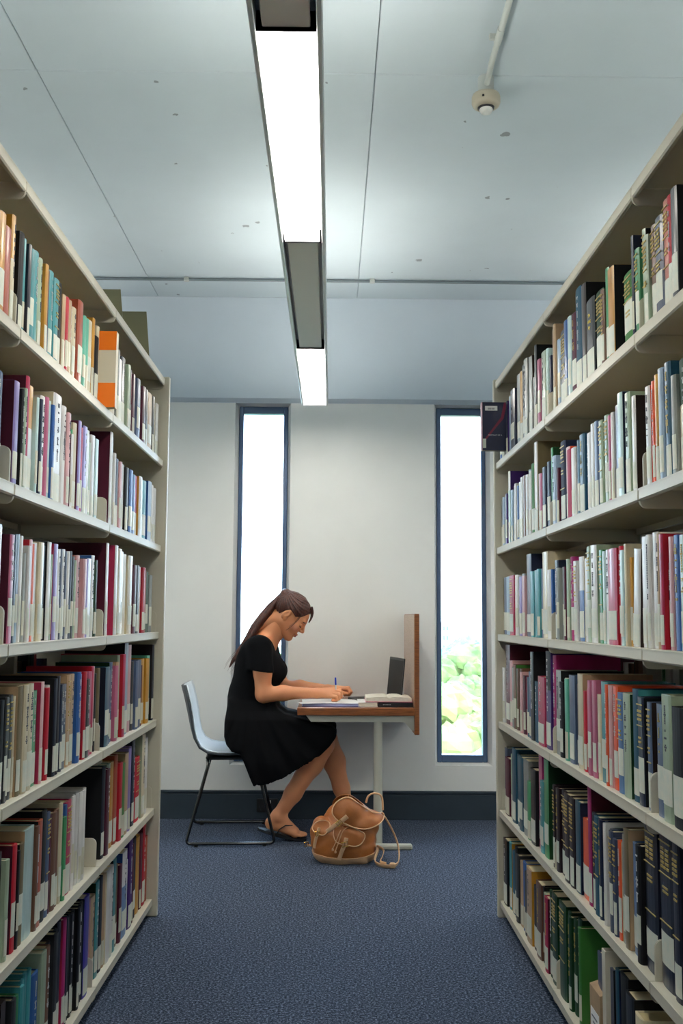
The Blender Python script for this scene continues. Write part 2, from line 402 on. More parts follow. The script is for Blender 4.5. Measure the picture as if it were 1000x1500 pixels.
# ------------------------------------------------------------------ bookcases
ZS = [1.760, 1.420, 1.080, .742, .406, .066]
JY = [.29, 1.20, 2.11, 3.026, 3.94]
def arc(cx, cz, r, a0, a1, n=5):
    return [(cx + r * math.cos(math.radians(a0 + (a1 - a0) * k / n)), cz + r * math.sin(math.radians(a0 + (a1 - a0) * k / n))) for k in range(n + 1)]
def bookcase(sd, xf, xpanel, label):
    """sd +1 right, -1 left; built for +x and mirrored through coordinates"""
    xc = .97; root = empty('bookcase', (0, 0, 0)); tag(root, label, 'bookcase')
    S = lambda a, b: (min(sd * a, sd * b), max(sd * a, sd * b))
    dep = .285
    e = MB(); a, b = S(xpanel, 2 * xc - xpanel); e.box(a, b, 3.942, 3.966, 0, 2.103, bev=.003); e.build('end_panel', M['steel'], root)
    e = MB(); a, b = S(xpanel, 2 * xc - xpanel); e.box(a, b, .262, .286, 0, 2.103, bev=.003); e.build('end_panel', M['steel'], root)
    for y in JY[:]:
        yy = y - .02 if y > 3.9 else (y + .02 if y < .4 else y)
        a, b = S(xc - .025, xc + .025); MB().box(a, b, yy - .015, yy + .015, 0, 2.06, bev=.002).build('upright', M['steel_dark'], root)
    a, b = S(xf + .06, 2 * xc - xf - .06); MB().box(a, b, .30, 3.93, 0, .034).build('base_plinth', M['black_plastic'], root)
    for side in (0, 1):                     # aisle face, then the face behind
        X = (lambda d: sd * (xf + d)) if side == 0 else (lambda d: sd * (2 * xc - xf - d))
        for bi in range(4):
            ya, yb = JY[bi] + .0015, JY[bi + 1] - .0015
            for zi, z in enumerate([2.092] + ZS):
                if side == 1 and zi == 0: continue
                s = MB(); dd = dep if zi else 2 * (xc - xf)
                x0, x1 = sorted((X(0), X(dd)))
                s.box(x0, x1, ya, yb, z - .004, z)
                x0, x1 = sorted((X(0), X(.013))); s.box(x0, x1, ya, yb, z - .027, z + .0005, bev=.0035)
                x0, x1 = sorted((X(dd), X(dd - .01))); s.box(x0, x1, ya, yb, z - .022, z)
                sh = s.build('shelf' if zi else 'canopy', M['steel'], root)
                if side == 1: continue
                for yy in (ya + .001, yb - .001):
                    up_ = .082 if zi else -.004
                    lo = -.043
                    p = [(.30, z + lo)] + [(.022 + (.008 * (1 - math.sin(math.radians(t)))) - .008 + 0, 0) for t in ()]
                    p = [(dep, z + lo)]
                    p += [(.020 + .016 - .016 * math.cos(math.radians(90 - t)) - .0, z + lo + .016 - .016 * math.sin(math.radians(90 - t))) for t in ()]
                    p += arc(.018, z + lo + .016, .016, 270, 180)          # lower front corner
                    if zi:
                        p += [(.002, z - .028), (.012, z - .028), (.012, z)]
                        p += arc(.012 + .016, z + up_ - .016, .016, 180, 90)
                        p += [(dep, z + up_)]
                    else: p += [(.002, z - .006), (dep, z - .006)]
                    pp = [(X(q[0]), q[1]) for q in p]
                    MB().prism(pp, 'y', yy - .0011, yy + .0011).build('bracket', M['steel'], sh)
    return root
XRF, XLF = .655, .676
bookcase(1, XRF, .648, 'tall cream steel bookcase on the right of the aisle')
bookcase(-1, XLF, .658, 'tall cream steel bookcase on the left of the aisle')
BOOKS = {
    ('R', 0): "1.574 33 230 m - 0 0 0;1.611 41 220 x - 0 0 0;1.650 36 230 G - 0 0 0;1.690 44 210 r - 0 0 0;1.729 33 220 n - 0 0 0;1.766 41 230 h - 0 0 0;1.803 32 220 f - 0 0 0;1.836 33 200 w - 0 0 1;1.887 39 227 d k 0 0 1;1.921 28 230 r - 0 0 1;1.956 42 234 O - 1 0 1;2.001 48 215 S - 1 0 1;2.041 32 215 h - 1 0 1;2.071 28 205 f - 1 0 1;2.096 21 230 f k 1 0 1;2.129 30 195 g - 1 0 1;2.151 15 236 n - 0 0 0;2.172 26 186 d - 0 0 1;2.222 75 175 G - 1 0 1;2.328 59 225 y k 0 0 1;2.374 34 240 g k 0 0 1;2.405 28 195 h - 1 0 1;2.455 72 210 e - 1 0 1;2.533 83 215 k - 1 0 1;2.599 51 275 H k 0 0 1;2.659 68 285 B N 0 0 1;2.721 56 235 m - 1 0 1;2.769 41 240 A - 0 0 1;2.811 42 240 b - 0 0 1;2.872 79 230 k - 1 0 1;2.930 37 220 l - 0 0 0;2.962 28 275 t - 0 0 0;2.993 33 270 t - 0 0 0;3.042 24 200 n - 0 0 0;3.069 30 230 A - 0 0 0;3.118 67 230 f G 0 0 1;3.173 43 220 p - 0 0 0;3.213 38 280 d k 0 0 0;3.241 17 200 x - 0 0 0;3.261 23 200 e - 0 0 0;3.286 29 190 w - 0 0 0;3.330 59 270 x H 0 0 1;3.390 61 280 x - 0 0 1;3.459 76 280 x - 0 0 1;3.523 53 270 y~x - 0 0 0;3.576 54 270 x - 0 0 0;3.646 84 230 n - 0 0 1;3.709 44 220 l - 0 0 0;3.754 45 230 x - 0 0 0;3.799 46 220 n u 0 0 0;3.845 47 210 w - 0 0 0;3.893 48 200 b - 0 0 0;3.955 22 200 w - 0 0 0;3.991 50 190 p - 0 0 0",
    ('R', 1): "1.630 34 220 w - 0 0 0;1.668 42 230 x - 0 0 0;1.711 44 210 y - 0 0 0;1.753 39 220 n - 0 0 0;1.793 41 230 l - 0 0 0;1.832 36 210 w - 0 0 0;1.882 64 225 ec - 0 0 1;1.928 28 200 x - 0 0 1;1.960 37 235 B - 1 0 1;1.993 30 230 l - 0 0 1;2.014 13 220 l - 0 0 0;2.034 26 230 y - 0 0 1;2.057 20 220 o - 0 0 1;2.085 35 215 w o 0 0 1;2.200 31 220 w H 0 0 1;2.236 42 235 f f 0 0 1;2.280 44 245 A n 0 0 1;2.330 57 230 S - 0 0 1;2.369 21 220 w - 0 0 0;2.390 21 215 p - 0 0 0;2.418 34 220 f - 1 0 1;2.451 32 215 f - 1 0 1;2.488 42 220 s - 0 0 1;2.526 34 220 w - 0 0 1;2.563 42 205 w - 0 0 1;2.602 36 210 b - 0 0 1;2.647 55 215 B - 1 0 1;2.692 34 210 B - 0 0 0;2.733 47 195 w - 0 0 1;2.785 57 200 R - 0 0 1;2.839 51 215 P o 0 0 1;2.895 62 240 n - 1 0 1;2.939 27 170 m - 0 0 0;2.976 46 210 l - 0 0 1;3.043 27 250 g e 0 0 1;3.079 45 210 n - 1 0 0;3.127 51 200 n - 1 0 0;3.171 37 185 p - 0 0 0;3.203 27 190 w - 0 0 0;3.246 61 300 t T 0 0 1;3.305 57 240 G G 0 0 1;3.351 35 220 w - 0 0 0;3.387 36 230 l - 0 0 0;3.426 43 220 w - 0 0 0;3.470 44 220 h - 0 0 0;3.511 39 220 w - 0 0 0;3.550 39 210 w - 0 0 0;3.587 34 200 b - 0 0 0;3.620 34 215 w - 0 0 0;3.658 42 210 w - 0 0 0;3.697 36 200 l - 0 0 0;3.733 36 200 A - 0 0 0;3.773 44 280 w u 0 0 0;3.811 30 200 u - 0 0 0;3.845 38 200 w - 0 0 0;3.884 39 195 l - 0 0 0;3.920 32 190 x - 0 0 0;3.960 32 190 w - 0 0 0;4.001 50 180 p - 0 0 0",
    ('R', 2): "1.705 36 220 c - 0 0 0;1.745 44 220 b - 0 0 0;1.790 46 240 k - 0 0 0;1.831 35 210 r - 0 0 0;1.868 40 230 w - 0 0 0;1.906 38 225 A e 1 0 1;1.942 33 225 b - 1 0 1;1.969 22 225 P - 0 0 1;1.992 25 175 n - 0 0 1;2.017 25 235 R r 0 0 1;2.040 19 235 t - 0 0 1;2.066 33 240 w - 0 0 1;2.094 24 240 w - 0 0 1;2.139 45 240 w - 0 0 1;2.208 55 215 w H 0 5 1;2.245 18 200 y - 0 0 0;2.262 16 230 c - 0 0 0;2.286 32 220 A B 0 0 1;2.317 30 230 r - 0 0 1;2.373 81 230 R r 0 0 1;2.434 40 230 w n 0 0 1;2.467 28 230 A - 0 0 1;2.499 35 235 g - 1 0 1;2.549 64 250 w f 0 0 1;2.600 38 250 f - 1 0 1;2.646 54 220 w y 0 0 1;2.701 56 230 wb c 0 0 1;2.751 43 220 w - 1 0 1;2.792 40 235 M - 0 0 1;2.828 33 230 f - 0 0 0;2.855 21 210 m - 0 0 0;2.881 30 210 w m 0 0 0;2.913 35 210 x - 0 0 0;2.946 31 210 x - 1 0 0;2.985 46 235 n - 0 0 1;3.040 20 210 b - 0 0 0;3.074 49 210 wP - 0 0 0;3.139 81 270 c c 0 0 1;3.196 31 220 s - 0 0 0;3.233 43 220 a - 1 0 0;3.279 50 220 a - 1 0 0;3.332 57 220 a - 1 0 0;3.406 89 280 n n 0 0 1;3.475 50 210 P - 0 0 0;3.525 51 220 x - 0 0 0;3.577 53 210 v - 0 0 0;3.634 61 220 w - 0 0 0;3.707 85 220 R - 1 0 1;3.790 81 220 l n 0 0 0;3.869 77 220 s - 0 0 0;3.921 29 220 T - 1 0 0;3.987 33 200 k - 0 0 0",
    ('R', 3): "1.808 39 230 h - 0 0 0;1.851 48 240 b - 0 0 0;1.893 36 220 x - 0 0 0;1.944 66 230 k - 0 0 1;2.008 63 250 f f 0 0 1;2.064 49 225 s k 1 0 1;2.129 31 225 s H 1 0 1;2.186 46 230 n k 1 0 1;2.231 45 245 B a 0 0 1;2.284 60 230 f e 0 0 1;2.339 49 230 q - 1 0 1;2.383 40 240 o - 0 0 1;2.417 26 240 P - 0 0 1;2.440 21 240 o - 0 0 1;2.482 62 245 a - 0 0 1;2.529 32 210 c - 0 0 1;2.565 40 240 p - 0 0 1;2.601 34 240 p - 0 0 1;2.632 28 215 R - 0 0 0;2.662 32 210 r - 0 0 1;2.708 59 250 c t 0 0 1;2.761 46 220 n - 0 0 1;2.816 64 240 s - 0 0 1;2.864 33 230 i - 0 0 0;2.895 30 230 c - 0 0 0;2.932 43 215 k - 0 0 1;2.987 68 245 x k 0 0 1;3.054 47 290 M M 0 0 1;3.114 73 300 du u 0 0 1;3.200 98 215 R - 0 0 1;3.282 65 195 B - 0 0 1;3.340 51 290 k k 0 0 1;3.391 52 220 s - 0 0 0;3.435 36 200 B - 0 0 0;3.471 37 200 R - 0 0 0;3.508 37 200 m - 0 0 0;3.546 38 210 P - 0 0 0;3.588 46 220 h - 0 0 0;3.631 40 220 h - 0 0 0;3.678 55 230 h G 0 0 0;3.726 42 220 x - 0 0 0;3.773 50 240 P - 0 0 0;3.843 90 300 m m 0 0 1;3.907 39 210 w - 0 0 0;3.955 22 240 b - 0 0 0;3.994 57 250 b - 0 0 0",
    ('R', 4): "1.996 46 300 N N 1 0 1;2.062 87 305 N N 1 0 1;2.157 87 305 N N 1 0 1;2.217 34 245 k - 0 0 1;2.263 58 240 q a 0 0 1;2.312 39 260 T t 0 0 1;2.345 27 240 x - 0 0 1;2.372 28 220 o c 0 0 1;2.400 28 220 S - 1 0 1;2.430 32 230 S - 1 0 1;2.457 24 230 S - 0 0 1;2.480 21 240 w - 0 0 1;2.503 25 240 n - 1 0 1;2.528 25 240 n - 1 0 1;2.563 45 240 B n 1 0 1;2.607 43 240 N - 1 0 1;2.648 38 300 M m 0 0 1;2.705 76 205 o - 0 0 1;2.771 57 240 B n 0 0 1;2.825 51 240 K - 1 0 1;2.881 62 240 K - 1 0 1;2.944 64 240 K - 1 0 1;2.996 40 240 K - 1 0 1;3.044 27 240 K - 1 0 1;3.168 70 300 g e 0 0 1;3.229 52 220 a - 0 0 1;3.281 53 300 p M 0 0 1;3.350 84 240 k k 0 0 1;3.418 52 190 g - 0 0 0;3.486 85 250 x - 0 0 1;3.563 70 250 B - 0 0 1;3.631 66 250 B - 0 0 1;3.702 75 260 B - 0 0 1;3.768 57 230 f - 0 0 0;3.840 88 210 m - 0 0 0;3.910 52 240 S - 0 0 1",
    ('R', 5): "2.002 45 220 k - 0 0 0;2.044 39 210 r - 0 0 0;2.080 33 200 t - 0 0 0;2.120 12 200 h - 0 0 0;2.134 17 200 w - 0 0 0;2.156 26 200 t - 0 0 0;2.183 27 190 m m 0 0 0;2.248 58 220 c - 0 0 0;2.310 66 240 k k 0 0 1;2.376 65 260 k k 0 0 1;2.422 28 260 B n 0 0 0;2.508 145 250 S k 1 0 1;2.757 26 250 G G 0 0 0;2.791 41 265 e - 1 0 1;2.831 39 250 e - 1 0 1;2.866 32 250 e - 1 0 1;2.898 33 255 e - 0 0 1;2.957 85 260 e - 1 0 1;3.064 69 255 e - 1 0 1;3.120 43 250 e - 0 0 1;3.166 49 220 R m 1 0 1;3.213 45 220 f f 0 0 0;3.246 21 230 k - 0 0 0;3.296 80 230 h - 1 0 1;3.366 61 200 d - 0 0 1;3.443 93 240 t y 0 0 1;3.513 48 210 d - 0 0 0;3.565 56 230 b - 0 0 0;3.619 51 220 t - 0 0 0;3.668 46 230 d - 0 0 0;3.715 47 250 k k 0 0 0;3.770 63 220 B - 0 0 0;3.827 50 240 a y 0 0 0;3.893 82 240 k k 0 0 1;3.974 60 260 H - 0 0 0",
    ('L', 0): "1.796 41 210 n - 0 0 0;1.838 43 220 f - 0 0 0;1.883 45 230 r - 0 0 0;1.933 56 220 h - 0 0 0;1.982 42 210 x - 0 0 0;2.022 39 220 y - 0 0 1;2.062 41 205 O - 0 0 1;2.094 24 245 y~c - 0 0 1;2.158 32 230 k - 0 0 1;2.181 15 225 a - 0 0 0;2.199 20 220 N - 0 0 1;2.218 18 220 p - 0 0 0;2.243 32 225 a - 0 0 1;2.277 36 230 a - 0 0 1;2.309 28 225 f - 0 0 1;2.334 23 220 y - 0 0 1;2.352 12 215 c - 0 0 0;2.366 18 220 m - 0 0 0;2.395 39 225 a - 0 0 1;2.435 41 220 a - 1 0 1;2.473 35 225 k - 0 0 1;2.503 26 200 t - 0 0 0;2.530 27 205 r - 1 0 0;2.557 27 205 t - 0 0 0;2.587 32 210 M - 0 0 1;2.622 40 205 c - 0 0 1;2.670 56 240 O - 0 0 1;2.706 15 230 s - 0 0 0;2.729 31 215 i - 0 0 0;2.758 28 215 i - 0 0 0;2.793 41 220 c k 0 0 1;2.828 29 240 y y 0 0 0;2.866 47 195 k - 0 0 1;2.905 31 240 c - 0 0 0;3.124 61 210 c - 1 0 1;3.171 31 240 x - 0 0 0;3.216 59 220 w - 0 0 1;3.276 61 240 N - 0 0 1;3.326 40 230 f - 0 0 0;3.358 23 220 k - 0 0 0;3.394 48 225 r - 0 0 0;3.439 43 225 m - 0 0 0;3.489 57 220 s - 0 0 0;3.550 65 220 w - 0 0 0;3.609 54 220 m - 1 0 0;3.657 41 220 k - 0 0 0;3.720 86 220 t - 0 0 0;3.786 44 225 k - 0 0 0;3.842 68 210 c - 0 0 0;3.904 55 220 w - 0 0 0;3.954 19 220 n - 0 0 0",
    ('L', 1): "1.840 49 220 l - 0 0 0;1.887 44 240 m - 0 0 0;1.935 54 220 w - 0 0 0;1.987 49 230 h - 0 0 0;2.043 64 230 s - 0 0 1;2.170 38 235 v m 0 0 1;2.197 17 225 k - 0 0 1;2.215 18 230 f - 0 0 1;2.239 31 265 R m 0 0 1;2.280 50 250 y~w - 0 0 1;2.314 19 230 A - 0 0 0;2.334 19 230 n - 0 0 0;2.360 34 245 w - 0 0 1;2.392 29 250 p - 0 0 1;2.417 21 245 A - 0 0 1;2.440 24 240 b - 0 0 1;2.493 82 280 w c 0 0 1;2.554 40 260 w - 0 0 1;2.589 31 250 P - 0 0 1;2.615 21 200 w m 0 0 0;2.636 21 215 g c 0 0 0;2.665 36 240 c - 0 0 1;2.699 33 250 v m 0 0 1;2.731 30 240 R - 0 0 0;2.770 47 250 v - 0 0 1;2.811 36 245 w - 0 0 1;2.846 33 220 f - 0 0 0;2.883 42 245 w - 0 0 1;2.926 43 240 A k 0 0 1;3.123 44 300 w m 0 0 1;3.160 30 240 w - 0 0 0;3.186 21 230 h - 0 0 0;3.217 42 230 n - 0 0 0;3.257 38 225 P - 0 0 0;3.297 44 225 w - 0 0 0;3.342 45 220 k - 0 0 0;3.394 58 220 b n 0 0 0;3.450 54 210 b k 0 0 0;3.505 56 215 M - 0 0 0;3.565 64 220 w y 0 0 0;3.620 46 220 f - 0 0 0;3.681 75 220 a - 0 0 0;3.758 78 230 l b 0 0 0;3.827 59 225 w B 0 0 0;3.887 61 220 w - 0 0 0;3.962 36 220 w - 0 0 0;4.013 65 220 B - 0 0 0",
    ('L', 2): "1.878 42 240 w - 0 0 0;1.921 44 220 k - 0 0 0;1.969 54 230 r - 0 0 0;2.025 57 220 f - 0 0 0;2.079 53 250 w - 0 0 1;2.160 32 235 p m 0 0 1;2.186 19 235 n - 0 0 1;2.206 22 230 A - 0 0 1;2.228 22 240 l - 0 0 1;2.249 20 240 w - 0 0 1;2.268 18 200 x - 0 0 0;2.288 23 220 w - 0 0 1;2.312 24 235 P r 0 0 1;2.333 19 225 o - 0 0 0;2.356 27 230 w - 0 0 1;2.392 45 235 c c 0 0 1;2.424 17 230 k - 0 0 0;2.450 36 240 w k 0 0 1;2.475 15 210 f - 0 0 0;2.502 37 240 v R 0 0 1;2.534 29 230 w - 0 0 1;2.558 19 230 n - 0 0 0;2.583 30 230 w - 0 0 1;2.609 24 230 n - 1 0 0;2.633 24 230 w - 0 0 0;2.657 24 230 n - 1 0 0;2.682 25 220 k - 0 0 0;2.703 18 210 f - 0 0 0;2.729 33 225 O O 0 0 1;2.762 34 225 P - 0 0 1;2.797 35 220 P - 0 0 1;2.828 28 220 v - 0 0 0;2.866 49 225 w n 0 0 1;2.909 38 235 w b 0 0 1;2.943 30 225 e - 0 0 0;3.103 38 285 w m 0 0 1;3.204 46 285 w R 0 0 1;3.255 58 280 c - 0 0 1;3.317 65 275 c - 0 0 1;3.383 68 270 c - 0 0 1;3.456 77 270 c - 0 0 1;3.518 49 240 m - 0 0 0;3.568 50 240 k - 0 0 0;3.616 45 240 N - 0 0 0;3.655 33 240 w - 0 0 0;3.695 47 240 r - 0 0 0;3.746 55 230 O - 0 0 0;3.806 64 230 e - 0 0 0;3.864 52 220 x - 0 0 0",
    ('L', 3): "1.926 56 220 d - 0 0 0;1.984 60 230 g - 0 0 0;2.042 55 220 t - 0 0 0;2.088 36 230 k - 0 0 0;2.154 29 220 k - 0 0 1;2.178 20 225 d - 1 0 1;2.197 18 220 k - 0 0 1;2.220 26 225 d - 1 0 1;2.240 14 220 c - 0 0 0;2.264 34 240 T t 0 0 1;2.299 35 240 c - 0 0 1;2.338 44 240 c - 0 0 1;2.389 57 220 g e 0 0 1;2.431 25 240 P R 0 0 1;2.456 26 225 i - 0 0 1;2.483 27 220 r - 0 0 1;2.511 30 225 w - 1 0 1;2.542 31 240 N k 0 0 1;2.571 28 245 K k 0 0 1;2.594 16 230 x - 0 0 0;2.615 26 220 n - 0 0 1;2.655 54 220 S n 0 0 1;2.698 31 240 t - 1 0 1;2.735 43 240 t - 0 0 1;2.775 37 245 b - 0 0 1;2.810 34 235 v - 0 0 1;2.843 31 240 r - 0 0 1;2.880 44 220 k - 0 0 1;2.917 29 240 p - 0 0 0;2.946 29 250 R r 0 0 0;2.977 34 250 P - 1 0 0;3.003 17 230 k - 0 0 0;3.043 26 240 T - 0 0 1;3.127 61 240 B N 0 0 1;3.178 39 230 s - 0 0 0;3.219 45 250 s e 0 0 1;3.262 41 240 p - 1 0 0;3.299 31 250 t - 0 0 0;3.333 37 270 f f 0 0 0;3.371 38 270 R r 0 0 0;3.450 63 310 l k 0 0 1;3.511 59 300 P O 0 0 1;3.559 37 240 d - 0 0 0;3.603 50 240 s - 0 0 0;3.657 58 240 s - 1 0 0;3.699 26 220 m - 0 0 0;3.746 68 240 y - 0 0 0;3.812 63 240 y - 0 0 0;3.869 51 250 i - 0 0 0;3.915 42 290 N K 0 0 0",
    ('L', 4): "1.974 71 220 h - 0 0 0;2.048 77 230 m - 0 0 0;2.129 30 220 k - 0 0 0;2.175 61 230 K k 0 0 1;2.216 23 210 f - 0 0 1;2.240 25 200 B k 0 0 1;2.270 33 230 r m 0 0 1;2.295 17 210 k - 0 0 0;2.321 35 220 T k 0 0 1;2.376 76 245 A t 0 0 1;2.425 22 240 h - 0 0 1;2.455 39 245 O k 0 0 1;2.496 43 260 k k 0 0 1;2.534 33 250 s - 1 0 1;2.560 18 240 m - 0 0 0;2.589 40 240 h - 0 0 1;2.622 26 240 h - 0 0 1;2.650 29 250 c - 0 0 1;2.676 23 210 g - 0 0 0;2.698 20 240 b - 0 0 0;2.736 56 240 R R 1 0 1;2.776 25 245 w - 1 0 0;2.802 26 245 w - 1 0 0;2.828 26 245 w - 1 0 0;2.854 27 245 w - 1 0 0;2.881 27 245 w - 1 0 0;2.909 28 245 w - 1 0 0;3.133 46 270 N k 0 0 1;3.177 43 260 m - 0 0 1;3.223 49 270 f - 0 0 1;3.275 55 270 y y 0 0 1;3.329 52 280 O O 0 0 1;3.376 43 250 r - 0 0 0;3.423 50 240 G - 0 0 0;3.476 57 270 t t 0 0 1;3.525 41 280 v - 0 0 0;3.566 42 280 v - 0 0 0;3.612 49 310 n n 0 0 1;3.691 84 225 r - 1 0 1;3.766 67 300 c f 0 0 1;3.828 55 280 w - 0 0 0",
    ('L', 5): "2.307 28 230 d - 0 0 0;2.331 19 230 g - 0 0 0;2.353 25 240 a - 0 0 0;2.378 25 245 a - 0 0 0;2.404 26 250 a - 0 0 0;2.430 26 250 a - 0 0 0;2.472 58 230 b b 0 0 1;2.521 40 260 f - 0 0 1;2.560 38 260 h - 0 0 1;2.596 33 260 K - 0 0 1;2.630 34 270 d - 0 0 1;2.663 32 270 d - 0 0 1;2.697 36 280 N N 0 0 1;2.732 34 275 M R 0 0 1;2.761 24 270 N - 0 0 1;2.785 25 270 k - 0 0 1;2.810 25 270 k - 0 0 1;2.835 26 270 k - 0 0 1;2.861 26 270 k - 0 0 1;2.887 27 270 k - 0 0 1;2.914 27 270 k - 0 0 1;2.959 64 275 U n 0 0 1;3.057 54 250 t P 0 0 1;3.108 49 275 a e 0 0 1;3.155 46 280 N N 0 0 1;3.194 33 280 t - 0 0 0;3.240 58 280 w c 0 0 1;3.291 45 280 w - 0 0 1;3.339 51 290 a k 0 0 1;3.388 47 260 T - 0 0 1;3.431 38 250 m - 0 0 0;3.492 84 280 wq b 0 0 1;3.545 23 240 w - 0 0 0;3.593 71 300 u u 0 0 1;3.641 24 270 m - 0 0 0;3.691 75 280 N - 0 0 1;3.761 65 270 y - 1 0 1;3.814 40 270 m - 0 0 0;3.865 62 310 r m 0 0 1;3.916 40 240 O - 0 0 0;3.967 46 270 x G 0 0 0",
}
PAL = {'w': 'd9d8d6', 'c': 'd2c7a8', 't': 'b79a78', 'T': '6f6348', 'y': 'c08a2c', 'o': 'e0562a', 'O': 'a84f36', 'r': 'b3182c', 'R': 'b02a50', 'm': '4e0e28', 'M': 'a02066', 'p': 'b76080', 'P': 'd2a5a8', 'v': '8f80bd', 'u': '3c1c68', 'U': '3a2f9a', 'b': '2c5a9c', 'B': '235168', 'n': '141f3c', 'N': '0a1026', 'q': '5b7fae', 's': '4f6180', 'S': '3b4660', 'l': '9db4cc', 'a': '3f8f96', 'A': 'b5d0cf', 'i': '62b39a', 'g': '3f8f5e', 'G': '3a7a34', 'e': '123a1c', 'f': '9caf96', 'k': '0b0c10', 'K': '1e0f17', 'd': '2c2f34', 'x': '8f9490', 'h': '6b4a3a', 'H': '2f2019'}
NAMES = {'w': 'white', 'c': 'cream', 't': 'tan', 'T': 'olive', 'y': 'ochre yellow', 'o': 'bright orange', 'O': 'brick red', 'r': 'red', 'R': 'crimson', 'm': 'maroon', 'M': 'magenta', 'p': 'dusty pink', 'P': 'pale pink', 'v': 'lilac', 'u': 'purple', 'U': 'violet blue', 'b': 'blue', 'B': 'petrol blue', 'n': 'navy', 'N': 'midnight blue', 'q': 'cornflower blue', 's': 'slate blue', 'S': 'slate grey', 'l': 'pale blue', 'a': 'teal', 'A': 'pale aqua', 'i': 'mint green', 'g': 'green', 'G': 'grass green', 'e': 'dark green', 'f': 'sage', 'k': 'black', 'K': 'black brown', 'd': 'charcoal', 'x': 'grey', 'h': 'brown', 'H': 'dark brown'}

# ------------------------------------------------------------------ books
def lum(c): return .2126 * c[0] + .7152 * c[1] + .0722 * c[2]
def spine_arc(w, out=0.0, n=6, frac=1.0):
    b = min(.006, w * .22); pts = []
    hw = w / 2 * frac
    for k in range(n + 1):
        y = -hw + 2 * hw * k / n; u = y / (w / 2)
        pts.append((b * (1 - math.sqrt(max(0, 1 - .92 * u * u))) - out, y * (1 + out)))
    return pts, b
def cover_poly(w, d):
    arc_, b = spine_arc(w, n=5); t = .0024; bb = arc_[0][0] + .0035
    return [(d, -w / 2)] + arc_ + [(d, w / 2), (d, w / 2 - t), (bb, w / 2 - t), (bb, -w / 2 + t), (d, -w / 2 + t)], bb
def patch(w, z0, z1, out=.0005, frac=.94):
    a, _ = spine_arc(w, out, 5, frac); n = len(a)
    vs = [(x, y, z0) for x, y in a] + [(x, y, z1) for x, y in a]
    return vs, [(i + 1, i, n + i, n + i + 1) for i in range(n - 1)]
def title_bits(w, h, z0, rnd, style):
    """small raised dashes that read as lettering"""
    m_ = MB(); W = w * .62
    def dash(y, z, dy, dz):
        m_.box(-.0012, -.0004 + .001, y - dy / 2, y + dy / 2, z - dz / 2, z + dz / 2)
    if style == 0:       # gilt bands and lines of words across the spine
        z = h * .93
        dash(0, z, w * .8, .0025); z -= .014
        for k in range(rnd.randint(3, 5)):
            q = rnd.randint(2, 3)
            for j in range(q): dash((j - (q - 1) / 2) * W / q, z, W / q * .7, .005)
            z -= .009
        dash(0, z - .004, w * .8, .002); z -= .03
        for k in range(2): dash(0, z, W * .6, .004); z -= .009
        dash(0, max(z0 + .02, h * .40), w * .8, .002)
    else:                # title running down the spine
        z = h * .92; end = z0 + h * .12
        cw = min(.0034, W * .22)
        while z > end:
            L = rnd.uniform(.003, .006)
            for c_ in ((0,) if w < .03 or rnd.random() < .75 else (-cw, cw)): dash(c_, z - L / 2, cw, L * .8)
            z -= L + (.0 if rnd.random() < .8 else .010)
    return m_
LEVN = ['top', 'second', 'third', 'fourth', 'fifth', 'bottom']
ORD = ['first', 'second', 'third', 'fourth', 'fifth', 'sixth', 'seventh', 'eighth', 'ninth', 'tenth', 'eleventh', 'twelfth', 'thirteenth', 'fourteenth']
row = MB(); nind = 0; registry = []
PALc = {k: lin(v) for k, v in PAL.items()}
def place(mbv, org, ang, lean):
    ca, sa = math.cos(ang), math.sin(ang); cl, sl = math.cos(lean), math.sin(lean); out = []
    for (x, y, z) in mbv:
        y, z = y * cl - z * sl, y * sl + z * cl
        out.append((org[0] + x * ca - y * sa, org[1] + x * sa + y * ca, org[2] + z))
    return out
